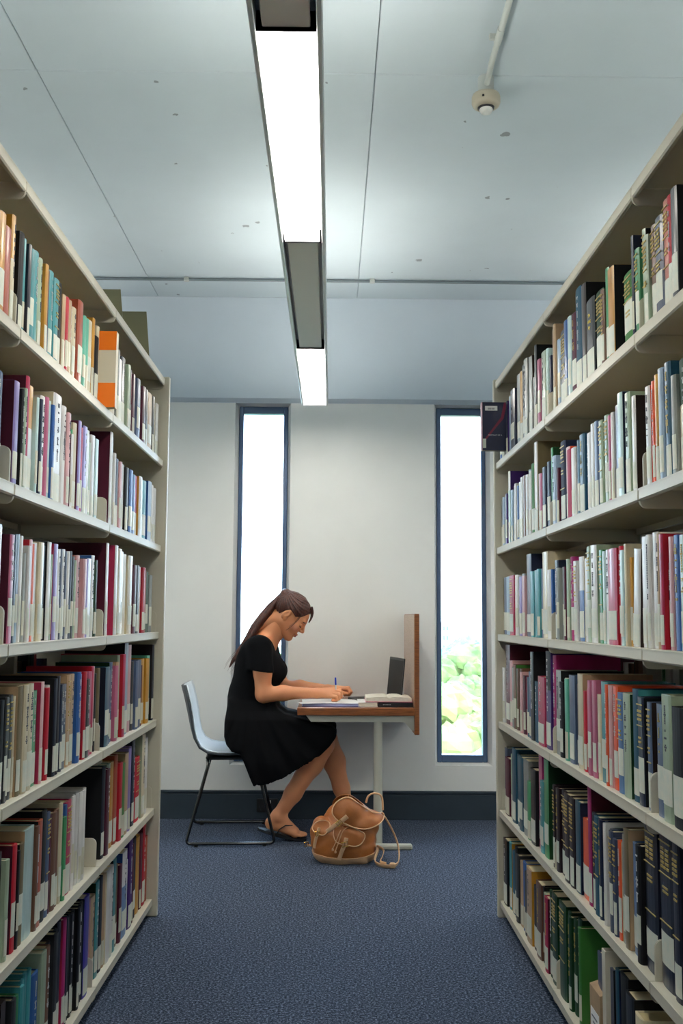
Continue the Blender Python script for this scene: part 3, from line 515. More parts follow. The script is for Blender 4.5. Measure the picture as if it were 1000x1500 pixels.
for (side, lev), s in BOOKS.items():
    rnd = random.Random(hash_ := (ord(side) * 31 + lev * 7))
    X = .668 if side == 'R' else -.690; ang = 0 if side == 'R' else PI
    for tok in s.split(';'):
        y, w, h, col, cov, star, ln, ind = tok.split(' ')
        y = float(y); w = int(w) / 1000 - .0006; h = int(h) / 1000; ln = math.radians(float(ln)); ind = ind == '1'
        h = min(h, .308) * (1 + rnd.uniform(-.008, .008))
        cols = [k for k in col if k in PALc]
        d = min(.235, max(.12, h * rnd.uniform(.66, .78)))
        set_ = rnd.uniform(-.003, .010); x0 = X + (set_ if side == 'R' else -set_)
        z = ZS[lev] + .0006
        j = rnd.uniform(.9, 1.1)
        cb = tuple(min(1, c * j) for c in PALc[cols[0]]); c2 = PALc[cols[1]] if len(cols) > 1 else None
        hasl = rnd.random() < .93; lh = rnd.uniform(.058, .078); lz = rnd.uniform(.004, .018) if rnd.random() < .7 else rnd.uniform(.018, .045)
        poly, bb = cover_poly(w, d); nearsign = -1 if side == 'R' else 1
        pg = (bb, d - .004, -w / 2 + .0024, w / 2 - .0024, .003, h - .0035)
        if ind:
            nind += 1
            b = MB().prism(poly, 'z', 0, h).build('book', M['jacket'] if (lum(cb) > .2 or rnd.random() < .45) else M['cloth'])
            b.color = cb + (1,); b.location = (x0, y, z)
            b.rotation_euler = (ln * (1 if side == 'R' else -1), 0, ang)
            MB().box(*pg).build('page_block', M['pages'], b)
            if hasl:
                v, f = patch(w, lz, lz + lh, frac=rnd.choice([.94, .94, .8]) if not star else .85)
                MB().add(v, f, smooth=True).build('spine_label', M['label'], b)
            if c2:
                v, f = patch(w, .001, h * .60, out=.0003, frac=.99); q = MB().add(v, f, smooth=True).build('lower_spine', M['jacket'], b); q.color = c2 + (1,)
            if cov != '-':
                q = MB(); ys_ = sorted((nearsign * w / 2, nearsign * (w / 2 + .0004))); q.box(.003, d - .0005, ys_[0], ys_[1], .0005, h - .0005)
                q = q.build('front_board', M['cloth'], b); q.color = PALc[cov] + (1,)
            if star == '1' or rnd.random() < .35:
                tm = M['gold'] if star == '1' else (M['silver'] if lum(cb) < .25 else M['ink'])
                title_bits(w, h, lz + lh, rnd, rnd.randint(0, 1) if star == '1' else 1).build('spine_title', tm, b, kind='stuff')
            bay = 'window' if y > 3.026 else ('middle' if y > 2.11 else 'near')
            registry.append((side, lev, bay, col, h, w, -y, b, len(cols), cov))
        else:
            def put(vs, fs, c):
                row.add(place(vs, (x0, y, z), ang, ln * (1 if side == 'R' else 1)), fs, 0, False, c)
            t_ = MB().prism(poly, 'z', 0, h); put(t_.v, t_.f, cb)
            t_ = MB().box(*pg); put(t_.v, t_.f, lin('c9b98c'))
            if hasl: v, f = patch(w, lz, lz + lh); put(v, f, lin('cfcdb8'))
            if cov != '-':
                ys_ = sorted((nearsign * w / 2, nearsign * (w / 2 + .0004))); t_ = MB().box(.003, d - .0005, ys_[0], ys_[1], .0005, h - .0005); put(t_.v, t_.f, PALc[cov])
tag(row.build('book_rows', M['rowbook']), 'distant smaller books of many colours filling the shelf ends nearest the window wall', 'books', kind='stuff')
# labels: every individual book is singled out by colour, shelf, bay and order
from collections import defaultdict
grp = defaultdict(list)
for r in registry: grp[(r[0], r[1], r[2], r[3][0])].append(r)
for (side, lev, bay, c), L in grp.items():
    L.sort(key=lambda r: r[6])
    for i, r in enumerate(L):
        size = 'tall ' if r[4] > .262 else ('short ' if r[4] < .205 else '')
        thick = 'thick ' if r[5] > .045 and not size else ('thin ' if r[5] < .024 and not size else '')
        pos = 'only such' if len(L) == 1 else (ORD[i] if i < len(ORD) else 'last')
        nm = NAMES[c]
        sd_ = 'right' if side == 'R' else 'left'
        if len(L) == 1: lab = f"{size}{thick}{nm} book, sole {nm} spine in the {bay} bay, {LEVN[lev]} shelf, {sd_} bookcase"
        else: lab = f"{size}{thick}{nm} book, {ORD[i]} {nm} from window, {bay} bay, {LEVN[lev]} shelf, {sd_} bookcase"
        ws = lab.split()
        if len(ws) > 16: lab = lab.replace('in the ', 'in ')
        o = r[7]; o['label'] = lab; o['category'] = 'book'; o['group'] = f"books on the {LEVN[lev]} shelf of the {sd_} bookcase"
# books on the outward faces of both bookcases and in the bays beside the camera: uncounted background rows
back = MB(); rnd = random.Random(5); keys = list('kNnmKHdBehSxTtcwrg')
for sdn in (1, -1):
    for zi, z in enumerate(ZS):
        yy = .31
        while yy < 3.90:
            w = rnd.uniform(.018, .05)
            if any(abs(yy + w / 2 - j) < w / 2 + .004 for j in JY): yy += .012; continue
            h = rnd.uniform(.19, .27); d = h * .7; c = PALc[rnd.choice(keys)]
            x0 = 1.94 - XRF - .012 if sdn > 0 else 1.94 - XLF - .012
            xa, xb = sorted((sdn * x0, sdn * (x0 - d)))
            back.box(xa, xb, yy, yy + w - .001, z + .0006, z + h, col=c)
            yy += w
        yy = .31
        lim = min([float(t.split(' ')[0]) - int(t.split(' ')[1]) / 2000 for t in BOOKS[('R' if sdn > 0 else 'L', zi)].split(';')]) - .004
        while yy < lim - .05:
            w = rnd.uniform(.018, .05)
            if any(abs(yy + w / 2 - j) < w / 2 + .004 for j in JY): yy += .012; continue
            h = rnd.uniform(.19, .26); d = h * .7; c = PALc[rnd.choice(keys)]
            xs_ = .672 if sdn > 0 else .694
            xa, xb = sorted((sdn * xs_, sdn * (xs_ + d)))
            back.box(xa, xb, yy, yy + w - .001, z + .0006, z + h, col=c)
            yy += w
tag(back.build('background_books', M['rowbook']), 'dark background books glimpsed through the shelves on their far side', 'books', kind='stuff')

def text(name, body, size, loc, rot, mt, parent, extrude=.0002, align='CENTER'):
    cu = D.curves.new(name, 'FONT'); cu.body = body; cu.size = size; cu.extrude = extrude; cu.align_x = align; cu.align_y = 'CENTER'
    o = D.objects.new(name, cu); COL.objects.link(o); o.data.materials.append(mt); o.parent = parent
    o.location = loc; o.rotation_euler = rot
    bpy.context.view_layer.update()
    me = D.meshes.new_from_object(o.evaluated_get(bpy.context.evaluated_depsgraph_get()))
    o2 = D.objects.new(name, me); COL.objects.link(o2); o2.parent = parent; o2.location = loc; o2.rotation_euler = rot
    D.objects.remove(o); o2.name = name; return o2

# the readable gilt title on the black book of the right top shelf
M['brightgilt'] = mat('bright_gilt', 'e0c23a', .35, metal=.2)
cand = [r for r in registry if r[0] == 'R' and r[1] == 0 and r[3][0] == 'k' and 2.4 < -r[6] < 2.75]
if cand:
    r = min(cand, key=lambda r: abs(-r[6] - 2.57)); b = r[7]
    for c_ in [c for c in b.children if c.name.startswith('spine_title')]: D.objects.remove(c_)
    for k, wd_ in enumerate(('The', 'Viking', 'Age')):
        text('spine_title', wd_, .0135 if k != 1 else .0125, (-.0008, 0, r[4] * .80 - .016 * k), (PI / 2, 0, -PI / 2), M['brightgilt'], b)['kind'] = 'stuff'

# dark paperback pulled out of the right top shelf, cover to the camera
pb = empty('book', (.577, 3.80, ZS[0] + .028)); tag(pb, 'dark paperback jutting out into the aisle from the right top shelf, cover facing us', 'book')
M['navycover'] = mat('navy_cover', '141a3a', .35, noise=.3, nscale=9, coat=.4)
M['redstreak'] = mat('red_streak', '7a1f3a', .4); M['pinkspine'] = mat('pale_spine', 'c9a0ac', .4)
MB().box(.004, .115, -.001, .0012, 0, .190).build('front_cover', M['navycover'], pb)
MB().box(.004, .115, .020, .022, 0, .190).build('back_cover', M['navycover'], pb)
MB().box(.0, .004, -.001, .022, 0, .190).build('spine', M['pinkspine'], pb)
MB().box(.004, .112, .0012, .020, .002, .188).build('page_block', M['pages'], pb)
MB().box(.014, .062, -.0016, -.001, .157, .175).build('barcode_sticker', M['paper'], pb)
q = MB()
for k in range(9): q.box(.025 + k * .003, .0262 + k * .003 + (k % 2) * .0008, -.002, -.0016, .161, .168)
q.build('barcode', M['ink'], pb)
MB().box(.0045, .017, -.0016, -.001, .010, .046).build('spine_label', M['label'], pb)
q = MB()
q.prism([(.012, .045), (.02, .045), (.085, .125), (.1, .19), (.088, .19), (.075, .13)], 'y', -.0014, -.0011)
q.build('cover_streak', M['redstreak'], pb)
text('cover_title', 'PORTRAIT OF A', .0075, (.052, -.0016, .060), (PI / 2, 0, 0), M['silver'], pb)

# orange and white slab standing at the joint of the left top shelf
M['orange'] = mat('orange_card', 'f07a12', .45); M['whitecard'] = mat('cream_card', 'cfc8b4', .5)
ob = empty('book', (-.651, 2.93, ZS[0] + .001)); tag(ob, 'bright orange and cream striped book facing us on the left top shelf', 'book')
MB().box(-.17, 0, -.0012, .0, 0, .232).build('front_cover', M['whitecard'], ob); MB().box(-.17, 0, .028, .0292, 0, .232).build('back_cover', M['whitecard'], ob)
MB().box(-.0012, 0, 0, .028, 0, .232).build('spine', M['whitecard'], ob); MB().box(-.166, -.0015, 0, .028, .002, .230).build('page_block', M['pages'], ob)
for (a, b) in ((0, .074), (.174, .2325)): MB().box(-.1705, .0004, -.0018, -.0012, a, b).build('orange_band', M['orange'], ob)

# cartons and the white magazine holder on the right bottom shelf
M['card'] = mat('cardboard', 'a58a68', .8, noise=.08, nscale=30); 
bx = empty('cardboard_box', (.662, 2.475, ZS[5] + .001)); tag(bx, 'open tan cardboard file box beside the green volumes on the bottom shelf', 'box')
q = MB(); q.prism([(0, 0), (.22, 0), (.22, .235), (0, .165)], 'y', 0, .095); q.build('carton', M['card'], bx)
MB().box(-.0008, 0, .010, .085, .045, .115).build('box_label', M['paper'], bx)
for k, ww in enumerate((.05, .03, .008)): MB().box(-.0014, -.0008, .05 - ww / 2, .05 + ww / 2, .095 - k * .013, .099 - k * .013).build('label_writing', M['ink'], bx)
bx.location = (.656, 2.505, ZS[5] + .001)
mh = empty('magazine_holder', (.658, 2.458, ZS[5] + .001)); tag(mh, 'tall white magazine holder standing before the cardboard box, bottom right shelf', 'magazine holder')
MB().box(0, .24, .026, .029, 0, .285).build('side_board', M['whitecard'], mh); MB().box(0, .24, 0, .003, 0, .285).build('side_board', M['whitecard'], mh)
MB().box(0, .003, .003, .026, 0, .285).build('front_board', M['whitecard'], mh)
MB().box(.006, .22, .004, .025, .004, .262).build('papers', M['paper'], mh)

# two loose steel plates leaning on top of the left bookcase
M['olive'] = mat('olive_steel_plate', '7a7658', .55)
for (x, y, hh, lb) in ((-.765, 3.30, .155, 'nearer of two olive steel plates standing on the left bookcase'), (-.733, 3.60, .172, 'farther of two olive steel plates standing on the left bookcase')):
    pr = MB(); pr.prism([(-.10, 0), (.055, 0), (.04, hh), (-.10, hh)], 'y', 0, .004)
    o = pr.build('steel_plate', M['olive'], loc=(x, y, 2.0925)); tag(o, lb, 'steel plate', 'spare shelf plates on the left bookcase')

# ------------------------------------------------------------------ desk
dk = tag(empty('study_desk', (0, 0, 0)), 'narrow wooden study desk on a steel leg, with an upright wooden side divider', 'desk')
MB().box(-.168, .423, 5.085, 5.795, .650, .690, bev=.003).build('desktop', M['wood'], dk)
q = MB(); q.box(.423, .448, 5.085, 5.795, .556, 1.163, bev=.003); q.build('divider', M['wood'], dk)
MB().box(.4215, .4232, 5.092, 5.79, .692, 1.158).build('divider_face', M['woodlight'], dk)
q = MB(); q.prism([(-.125, .6495), (.4225, .6495), (.4225, .575), (.412, .575), (.375, .617), (-.098, .617)], 'y', 5.105, 5.135); q.build('support_arm', M['deskframe'], dk)
q = MB(); q.prism([(-.125, .6495), (.4225, .6495), (.4225, .575), (.412, .575), (.375, .617), (-.098, .617)], 'y', 5.73, 5.76); q.build('support_arm', M['deskframe'], dk)
MB().lathe([(.0225, .012), (.0225, .622)], c=(.242, 5.13, 0), n=24).build('leg', M['deskframe'], dk)
q = MB(); q.box(.05, .41, 5.05, 5.10, 0, .024, bev=.006); q.build('foot', M['deskframe'], dk)

# things on the desk
M['bluecover'] = mat('blue_notebook_cover', '4a5cae', .45); M['pinkcover'] = mat('pink_red_cover', 'c02a5a', .4)
M['blackcover'] = mat('black_cover', '15161b', .35); M['leaf'] = mat('printed_page', 'ece6d6', .75, hex2='dcd6c8', nscale=160, stretch=(.3, 1, 1))
ZD = .6905
nb = tag(empty('notebook', (-.002, 5.26, ZD), .04), 'thick pad of white paper with blue cover under the writing hand', 'notebook')
MB().box(-.148, .146, -.125, .125, 0, .003, bev=.001).build('cover', M['bluecover'], nb)
MB().box(-.145, .144, -.123, .123, .003, .0150).build('page_block', M['bluepaper'] if 'bluepaper' in M else mat('pale_blue_paper_edge', 'aab4e2', .7), nb)
q = MB(); n = 10
vs = [(-.146 + .292 * i / n, y, .0152 + .004 * math.sin(PI * i / n) * (1 if y > 0 else .3)) for i in range(n + 1) for y in (-.125, .125)]
q.add(vs, [(2 * i, 2 * i + 2, 2 * i + 3, 2 * i + 1) for i in range(n)], smooth=True); q.build('top_sheet', M['paper'], nb)
sh = tag(empty('loose_sheet', (-.075, 5.165, ZD + .0156 + .001), .25), 'loose sheet of paper poking out from the pad towards the desk edge', 'paper')
q = MB(); q.box(-.09, .04, -.045, .04, 0, .0008); q.build('sheet', M['paper'], sh)
pbk = tag(empty('paperback', (.19, 5.25, ZD)), 'white paperback lying under the open book, page edges towards the pad', 'book')
MB().box(-.050, .05, -.11, .11, 0, .0015).build('cover', M['paper'], pbk); MB().box(-.048, .048, -.108, .108, .0015, .0195).build('page_block', M['leaf'], pbk)
MB().box(-.05, .05, -.11, .11, .0195, .021).build('cover', M['paper'], pbk)
bb_ = tag(empty('black_book', (.331, 5.235, ZD)), 'closed black book lying beneath the open book by the divider', 'book')
MB().box(-.088, .087, -.11, .11, 0, .002, bev=.0006).build('cover', M['blackcover'], bb_); MB().box(-.085, .085, -.1, .108, .002, .020).build('page_block', M['leaf'], bb_)
MB().box(-.088, .087, -.11, .11, .020, .0225, bev=.0006).build('cover', M['blackcover'], bb_)
MB().box(-.088, .087, -.1105, -.103, 0, .0225, bev=.002).build('spine', M['blackcover'], bb_)
q = MB()
for k in range(6): q.box(-.065 + k * .007, -.0605 + k * .007, -.1112, -.1105, .010, .0135)
q.build('spine_title', M['silver'], bb_)
op = tag(empty('open_book', (.303, 5.265, ZD + .0235)), 'open book with cream pages and a pink cover, lying on top of the black book', 'book')
q = MB(); q.box(-.124, .114, -.125, .125, 0, .0022, bev=.0006); q.build('cover', M['pinkcover'], op)
q = MB(); n = 16; pr = []
for i in range(n + 1):
    u = i / n; x = -.120 + .230 * u
    z = .026 * (1 - .25 * abs(2 * u - 1) ** 3) - .010 * math.exp(-((u - .52) / .03) ** 2)
    if u < .02: z = .021
    if u > .98: z = .019
    pr.append((x, z))
q.prism([(-.122, .0024), (.112, .0024)] + pr[::-1], 'y', -.121, .121, smooth=False); q.build('page_block', M['leaf'], op)
lp = tag(empty('laptop', (.345, 5.45, ZD)), 'dark open laptop at the back of the desk, screen facing the woman', 'laptop')
lp.rotation_euler = (0, 0, .19)
M['darkgrey'] = mat('laptop_lid', '25282b', .4, metal=.2); M['screen'] = mat('laptop_screen_off', '1e2022', .5, spec=.2)
MB().box(-.225, .0, -.155, .155, 0, .018, bev=.004).build('base', M['darkgrey'], lp)
MB().box(-.215, -.11, -.14, .14, .018, .0186).build('keyboard', M['black_plastic'], lp)
lid = MB().box(-.006, .0, -.155, .155, 0, .222, bev=.002).build('lid', M['darkgrey'], lp, loc=(.0, 0, .016), rot=(0, .09, 0))
MB().box(-.0068, -.006, -.143, .143, .018, .208).build('screen', M['screen'], lid)
MB().box(-.0072, -.0066, -.012, .012, .006, .011).build('logo_plate', M['silver'], lid)

pen = tag(empty('pen', (.030, 5.232, ZD + .019)), 'white ballpoint pen with blue cap held upright in her right hand', 'pen')
pv = Vector((-.006, -.008, .122)); ax = pv.normalized(); qm = Vector((0, 0, 1)).rotation_difference(ax)
pen.rotation_euler = qm.to_euler()
M['penblue'] = mat('blue_pen_cap', '1f46c8', .3)
MB().lathe([(.0006, 0), (.0016, .008), (.0036, .014), (.0038, .09)], n=14).build('barrel', M['white_plastic'], pen)
MB().lathe([(.0042, .085), (.0046, .090), (.0044, .120), (.003, .123)], n=14).build('cap', M['penblue'], pen)

# ------------------------------------------------------------------ chair (local: +x forward, seat 0.45 m)
ch = tag(empty('chair', (-.516, 5.39, 0), math.radians(4.2)), 'moulded chair with pale shell, dark back and black steel sled legs', 'chair')
prof = [(-.262, .785), (-.250, .745), (-.236, .69), (-.222, .63), (-.208, .57), (-.192, .52), (-.165, .478), (-.125, .455), (-.07, .446), (0, .446), (.08, .450), (.15, .452), (.20, .446), (.225, .430)]
def shellmesh(off, th, wtop, wseat, inset=0.0):
    N = len(prof); NV = 14; top = []; bot = []
    for i, (x, z) in enumerate(prof):
        a = Vector(prof[max(i - 1, 0)]); b = Vector(prof[min(i + 1, N - 1)]); t = (b - a).normalized(); nrm = Vector((-t.y, t.x))   # towards sitter / up
        back = max(0, min(1, (z - .47) / .2)); hw = (wtop * back + wseat * (1 - back)) - inset
        if i == 0: hw -= .028
        if i == 1: hw -= .006
        if i == N - 1: hw -= .03
        for j in range(NV + 1):
            u = 2 * j / NV - 1
            curve = (.030 * back + .012 * (1 - back)) * (u * u)
            p = Vector((x, z)) + nrm * (off + curve)
            top.append((p.x, u * hw, p.y)); p2 = p - nrm * th; bot.append((p2.x, u * hw, p2.y))
    m_ = MB(); W = NV + 1; n0 = N * W; vs = top + bot; fs = []
    for i in range(N - 1):
        for j in range(NV):
            a, b, c, d = i * W + j, i * W + j + 1, (i + 1) * W + j + 1, (i + 1) * W + j
            fs.append((a, d, c, b)); fs.append((n0 + a, n0 + b, n0 + c, n0 + d))
        for j in (0, NV):
            a, d = i * W + j, (i + 1) * W + j
            fs.append((a, n0 + a, n0 + d, d) if j == 0 else (a, d, n0 + d, n0 + a))
    for j in range(NV):
        fs.append((j, j + 1, n0 + j + 1, n0 + j)); e = (N - 1) * W
        fs.append((e + j, n0 + e + j, n0 + e + j + 1, e + j + 1))
    return m_.add(vs, fs, 0, True)
shellmesh(.0, .006, .222, .225, .0).build('seat_shell', M['chairshell'], ch)
shellmesh(-.0062, .011, .224, .226, .0).build('back_shell', M['chairback'], ch)
MB().box(-.135, .16, -.19, .19, .412, .431, bev=.008).build('seat_pad', M['black_plastic'], ch)
def rounded(pts, r=.03, n=6):
    out = [Vector(pts[0])]
    for i in range(1, len(pts) - 1):
        p0, p, p1 = Vector(pts[i - 1]), Vector(pts[i]), Vector(pts[i + 1])
        a = p + (p0 - p).normalized() * r; b = p + (p1 - p).normalized() * r
        for k in range(n + 1):
            t = k / n; out.append(a * (1 - t) ** 2 + p * 2 * t * (1 - t) + b * t * t)
    out.append(Vector(pts[-1])); return out
for s in (-1, 1):
    pts = [(-.125, s * .195, .415), (-.118, s * .235, .40), (-.222, s * .268, .013), (.222, s * .268, .013), (.125, s * .235, .405), (.115, s * .19, .415)]
    MB().tube(rounded(pts, .028), .0078, 10).build('sled_leg', M['black_metal'], ch)
    for xx in (-.17, .17): MB().lathe([(.010, 0), (.011, .007)], c=(xx, s * .268, 0), n=12).build('glide', M['black_plastic'], ch)
MB().tube([(-.125, -.2, .412), (-.125, .2, .412)], .0078, 10).build('cross_bar', M['black_metal'], ch)
MB().tube([(.115, -.2, .412), (.115, .2, .412)], .0078, 10).build('cross_bar', M['black_metal'], ch)

# ------------------------------------------------------------------ signed-distance modelling for soft things
def surface_nets(F, org, h):
    nx, ny, nz = F.shape; neg = F < 0
    cor = [(0,0,0),(1,0,0),(0,1,0),(1,1,0),(0,0,1),(1,0,1),(0,1,1),(1,1,1)]
    cs = np.zeros((nx-1, ny-1, nz-1), np.int8)
    for a, b, c in cor: cs += neg[a:nx-1+a, b:ny-1+b, c:nz-1+c]
    act = (cs > 0) & (cs < 8); idx = np.argwhere(act); ids = -np.ones(act.shape, np.int64); ids[act] = np.arange(len(idx))
    I, J, K = idx.T; V = np.stack([F[I+a, J+b, K+c] for a, b, c in cor], 1)
    P = np.zeros((len(idx), 3)); W = np.zeros(len(idx)); co = np.array(cor, float)
    for e0 in range(8):
        for e1 in range(e0+1, 8):
            if np.abs(co[e0]-co[e1]).sum() != 1: continue
            a, b = V[:, e0], V[:, e1]; s = (a < 0) != (b < 0)
            t = np.where(s, a / np.where(s, a - b, 1), 0)
            P += np.where(s[:, None], co[e0] + t[:, None] * (co[e1] - co[e0]), 0); W += s
    P = (P / W[:, None] + idx) * h + np.array(org)
    Q = []
    for ax in range(3):
        sl0 = [slice(1, None)]*3; sl0[ax] = slice(0, -1)
        o = [1 if k != ax else 0 for k in range(3)]
        A = neg[tuple(slice(o[k], (F.shape[k]-1)) if k != ax else slice(0, F.shape[k]-1) for k in range(3))]
        B = neg[tuple(slice(o[k], (F.shape[k]-1)) if k != ax else slice(1, F.shape[k]) for k in range(3))]
        for flip, E in ((False, A & ~B), (True, ~A & B)):
            e = np.argwhere(E)
            if not len(e): continue
            e = e + np.array(o); u, v = [(1, 2), (2, 0), (0, 1)][ax]
            du = np.zeros(3, int); du[u] = 1; dv = np.zeros(3, int); dv[v] = 1
            c = [e - du - dv, e - dv, e, e - du]
            q = np.stack([ids[tuple(x.T)] for x in c], 1)
            if flip: q = q[:, ::-1]
            Q.append(q)
    return P, np.concatenate(Q)

def smin(a, b, k):
    if k <= 0: return np.minimum(a, b)
    h_ = np.clip(.5 + .5 * (b - a) / k, 0, 1); return b * (1 - h_) + a * h_ - k * h_ * (1 - h_)
class Field:
    """list of primitives evaluated on a grid; op 'u' smooth union, 's' smooth subtraction, 'i' intersection"""
    def __init__(s): s.p = []
    def cone(s, a, b, ra, rb, k=.02, op='u', sy=1.0):
        a = np.array(a, float); b = np.array(b, float)
        def f(X):
            d = b - a; L = d @ d; q = X - a
            t = np.clip((q @ d) / L, 0, 1); r = q - t[..., None] * d
            return np.sqrt((r ** 2).sum(-1)) - (ra + (rb - ra) * t)
        R_ = max(ra, rb); s.p.append((np.minimum(a, b) - R_, np.maximum(a, b) + R_, f, k, op)); return s
    def ell(s, c, r, k=.02, op='u', M_=None):
        c = np.array(c, float); r = np.array(r, float)
        def f(X):
            q = X - c
            if M_ is not None: q = q @ M_
            k0 = np.sqrt(((q / r) ** 2).sum(-1)); k1 = np.sqrt(((q / (r * r)) ** 2).sum(-1)) + 1e-9
            return k0 * (k0 - 1) / k1
        R_ = r.max(); s.p.append((c - R_, c + R_, f, k, op)); return s
    def fn(s, f, lo, hi, k=.01, op='u'): s.p.append((np.array(lo, float), np.array(hi, float), f, k, op)); return s
    def mesh(s, lo, hi, h, xf=None):
        lo = np.array(lo, float); n = np.ceil((np.array(hi) - lo) / h).astype(int) + 1
        F = np.full(n, 1.0, np.float32); g = [lo[i] + h * np.arange(n[i]) for i in range(3)]
        for (a, b, f, k, op) in s.p:
            m_ = k + 3 * h + .004
            i0 = np.maximum(0, np.floor((a - m_ - lo) / h).astype(int)); i1 = np.minimum(n, np.ceil((b + m_ - lo) / h).astype(int) + 1)
            if op == 'i': i0 = np.zeros(3, int); i1 = n
            if (i1 <= i0).any(): continue
            X = np.stack(np.meshgrid(*[g[i][i0[i]:i1[i]] for i in range(3)], indexing='ij'), -1)
            d = f(X); sl = tuple(slice(i0[i], i1[i]) for i in range(3)); C_ = F[sl]
            if op == 'u': F[sl] = smin(C_, d, k)
            elif op == 's': F[sl] = -smin(-C_, d, k)
            elif op == 'i': F[sl] = -smin(-C_, -d, k)
        F[0] = F[-1] = 1; F[:, 0] = F[:, -1] = 1; F[:, :, 0] = F[:, :, -1] = 1
        P, Q = surface_nets(F, lo, h)
        if xf is not None: P = P @ xf[0].T + xf[1]
        return P, Q
def np_mesh(name, parts, mats, parent=None, colf=None, smooth=True):
    V = []; F = []; b = 0
    for P, Q in parts: V.append(P); F.append(Q + b); b += len(P)
    V = np.concatenate(V); F = np.concatenate(F); me = D.meshes.new(name)
    me.vertices.add(len(V)); me.vertices.foreach_set('co', V.astype(np.float32).ravel())
    me.loops.add(F.size); me.loops.foreach_set('vertex_index', F.astype(np.int32).ravel())
    me.polygons.add(len(F)); me.polygons.foreach_set('loop_start', np.arange(0, F.size, 4, dtype=np.int32)); me.polygons.foreach_set('loop_total', np.full(len(F), 4, np.int32))
    me.polygons.foreach_set('use_smooth', np.ones(len(F), bool) if smooth else np.zeros(len(F), bool))
    for mt in (mats if isinstance(mats, list) else [mats]): me.materials.append(mt)
    me.update(calc_edges=True); me.validate()
    if colf is not None:
        c = colf(V); at = me.color_attributes.new('Col', 'FLOAT_COLOR', 'POINT'); at.data.foreach_set('color', np.concatenate([c, np.ones((len(c), 1))], 1).astype(np.float32).ravel())
    o = D.objects.new(name, me); COL.objects.link(o); o.parent = parent; return o

# ------------------------------------------------------------------ the woman
def skin_mat():
    mt = D.materials.new('skin'); mt.use_nodes = True; t = mt.node_tree; b = t.nodes['Principled BSDF']
    a = t.nodes.new('ShaderNodeAttribute'); a.attribute_name = 'Col'; t.links.new(a.outputs['Color'], b.inputs['Base Color'])
    b.inputs['Roughness'].default_value = .48; b.inputs['Subsurface Weight'].default_value = .12
    b.inputs['Subsurface Radius'].default_value = (.01, .004, .002); b.inputs['Subsurface Scale'].default_value = .6
    return mt
M['skin'] = skin_mat()
M['hair'] = mat('brown_hair', '5a2c1e', .42, hex2='26110c', nscale=70, stretch=(2.2, 2.2, .8), bump=.5, bscale=200, spec=.5)
M['dress'] = mat('black_jersey', '06070b', .8, bump=.15, bscale=400, spec=.12)
M['thong'] = mat('black_sandal', '0d0e12', .5)
HC = np.array([-.213, 5.36, 1.156]); th, ps = math.radians(39), math.radians(9)
hf = np.array([math.cos(ps) * math.cos(th), -math.sin(ps) * math.cos(th), -math.sin(th)]); hl = np.array([math.sin(ps), math.cos(ps), 0]); hu = np.cross(hf, hl)
HR = np.stack([hf, hl, hu], 1)                                # columns: local axes in world
def H(p): return HR @ np.array(p, float) + HC
def toL(X): return (X - HC) @ HR

body = Field()
# trunk under the dress, neck, shoulders
body.cone((-.40, 5.38, .93), (-.44, 5.38, .52), .085, .085, .05).cone((-.388, 5.30, .965), (-.388, 5.46, .965), .064, .064, .04)
body.cone((-.372, 5.25, .995), (-.355, 5.51, .995), .046, .046, .04)
body.cone((-.368, 5.38, 1.0), H((-.035, 0, -.07)), .060, .050, .035)
body.cone((-.345, 5.38, .985), H((-.005, 0, -.085)), .045, .040, .03)
# arms
body.cone((-.372, 5.222, .975), (-.352, 5.196, .86), .050, .046, .012).cone((-.352, 5.196, .86), (-.347, 5.195, .748), .046, .041, .02)
body.cone((-.343, 5.195, .742), (-.245, 5.205, .752), .040, .037, .02).cone((-.245, 5.205, .752), (-.075, 5.236, .751), .037, .0245, .02)
body.cone((-.350, 5.535, .975), (-.300, 5.556, .86), .050, .045, .03).cone((-.300, 5.556, .86), (-.272, 5.56, .765), .044, .037, .02)
body.cone((-.270, 5.56, .757), (-.17, 5.545, .762), .037, .034, .02).cone((-.17, 5.545, .762), (-.02, 5.502, .753), .034, .023, .02)
# legs
body.cone((-.44, 5.30, .505), (-.05, 5.275, .505), .080, .058, .04).cone((-.035, 5.272, .478), (-.10, 5.275, .385), .056, .060, .03)
body.cone((-.10, 5.275, .385), (-.19, 5.272, .235), .059, .042, .03).cone((-.19, 5.272, .235), (-.262, 5.27, .125), .041, .033, .03)
body.cone((-.44, 5.46, .505), (-.035, 5.485, .500), .080, .057, .04).cone((-.015, 5.49, .478), (.020, 5.495, .37), .055, .058, .03)
body.cone((.020, 5.495, .37), (.062, 5.50, .225), .057, .042, .03).cone((.062, 5.50, .225), (.10, 5.505, .10), .040, .032, .03)
def foot(F, ank, heel, ball, toe, w, big):
    a, h_, b_, t_ = map(np.array, (ank, heel, ball, toe))
    F.cone(a, h_, .032, .027, .02).cone(a, b_ + [0, 0, .012], .033, .020, .025).cone(h_, b_ + [0, -w * .6, 0], .026, .017, .02).cone(h_, b_ + [0, w * .6, 0], .026, .017, .02)
    F.cone(b_ + [0, -w, 0], b_ + [0, w, 0], .016, .017, .015)
    dr = (t_ - b_)
    for k in range(5):
        s_ = (-1 + .5 * k) * 1.15; y = s_ * w
        if big < 0: L = [1.0, .98, .88, .76, .62][k]; r = [.0115, .0085, .008, .0075, .007][k]
        else: L = [.62, .76, .88, .98, 1.0][k]; r = [.007, .0075, .008, .0085, .0115][k]
        F.cone(b_ + [0, y, 0], b_ + [0, y, 0] + dr * L, r + .002, r, .004)
foot(body, (-.266, 5.27, .115), (-.300, 5.27, .085), (-.178, 5.262, .036), (-.128, 5.262, .024), .026, 1)
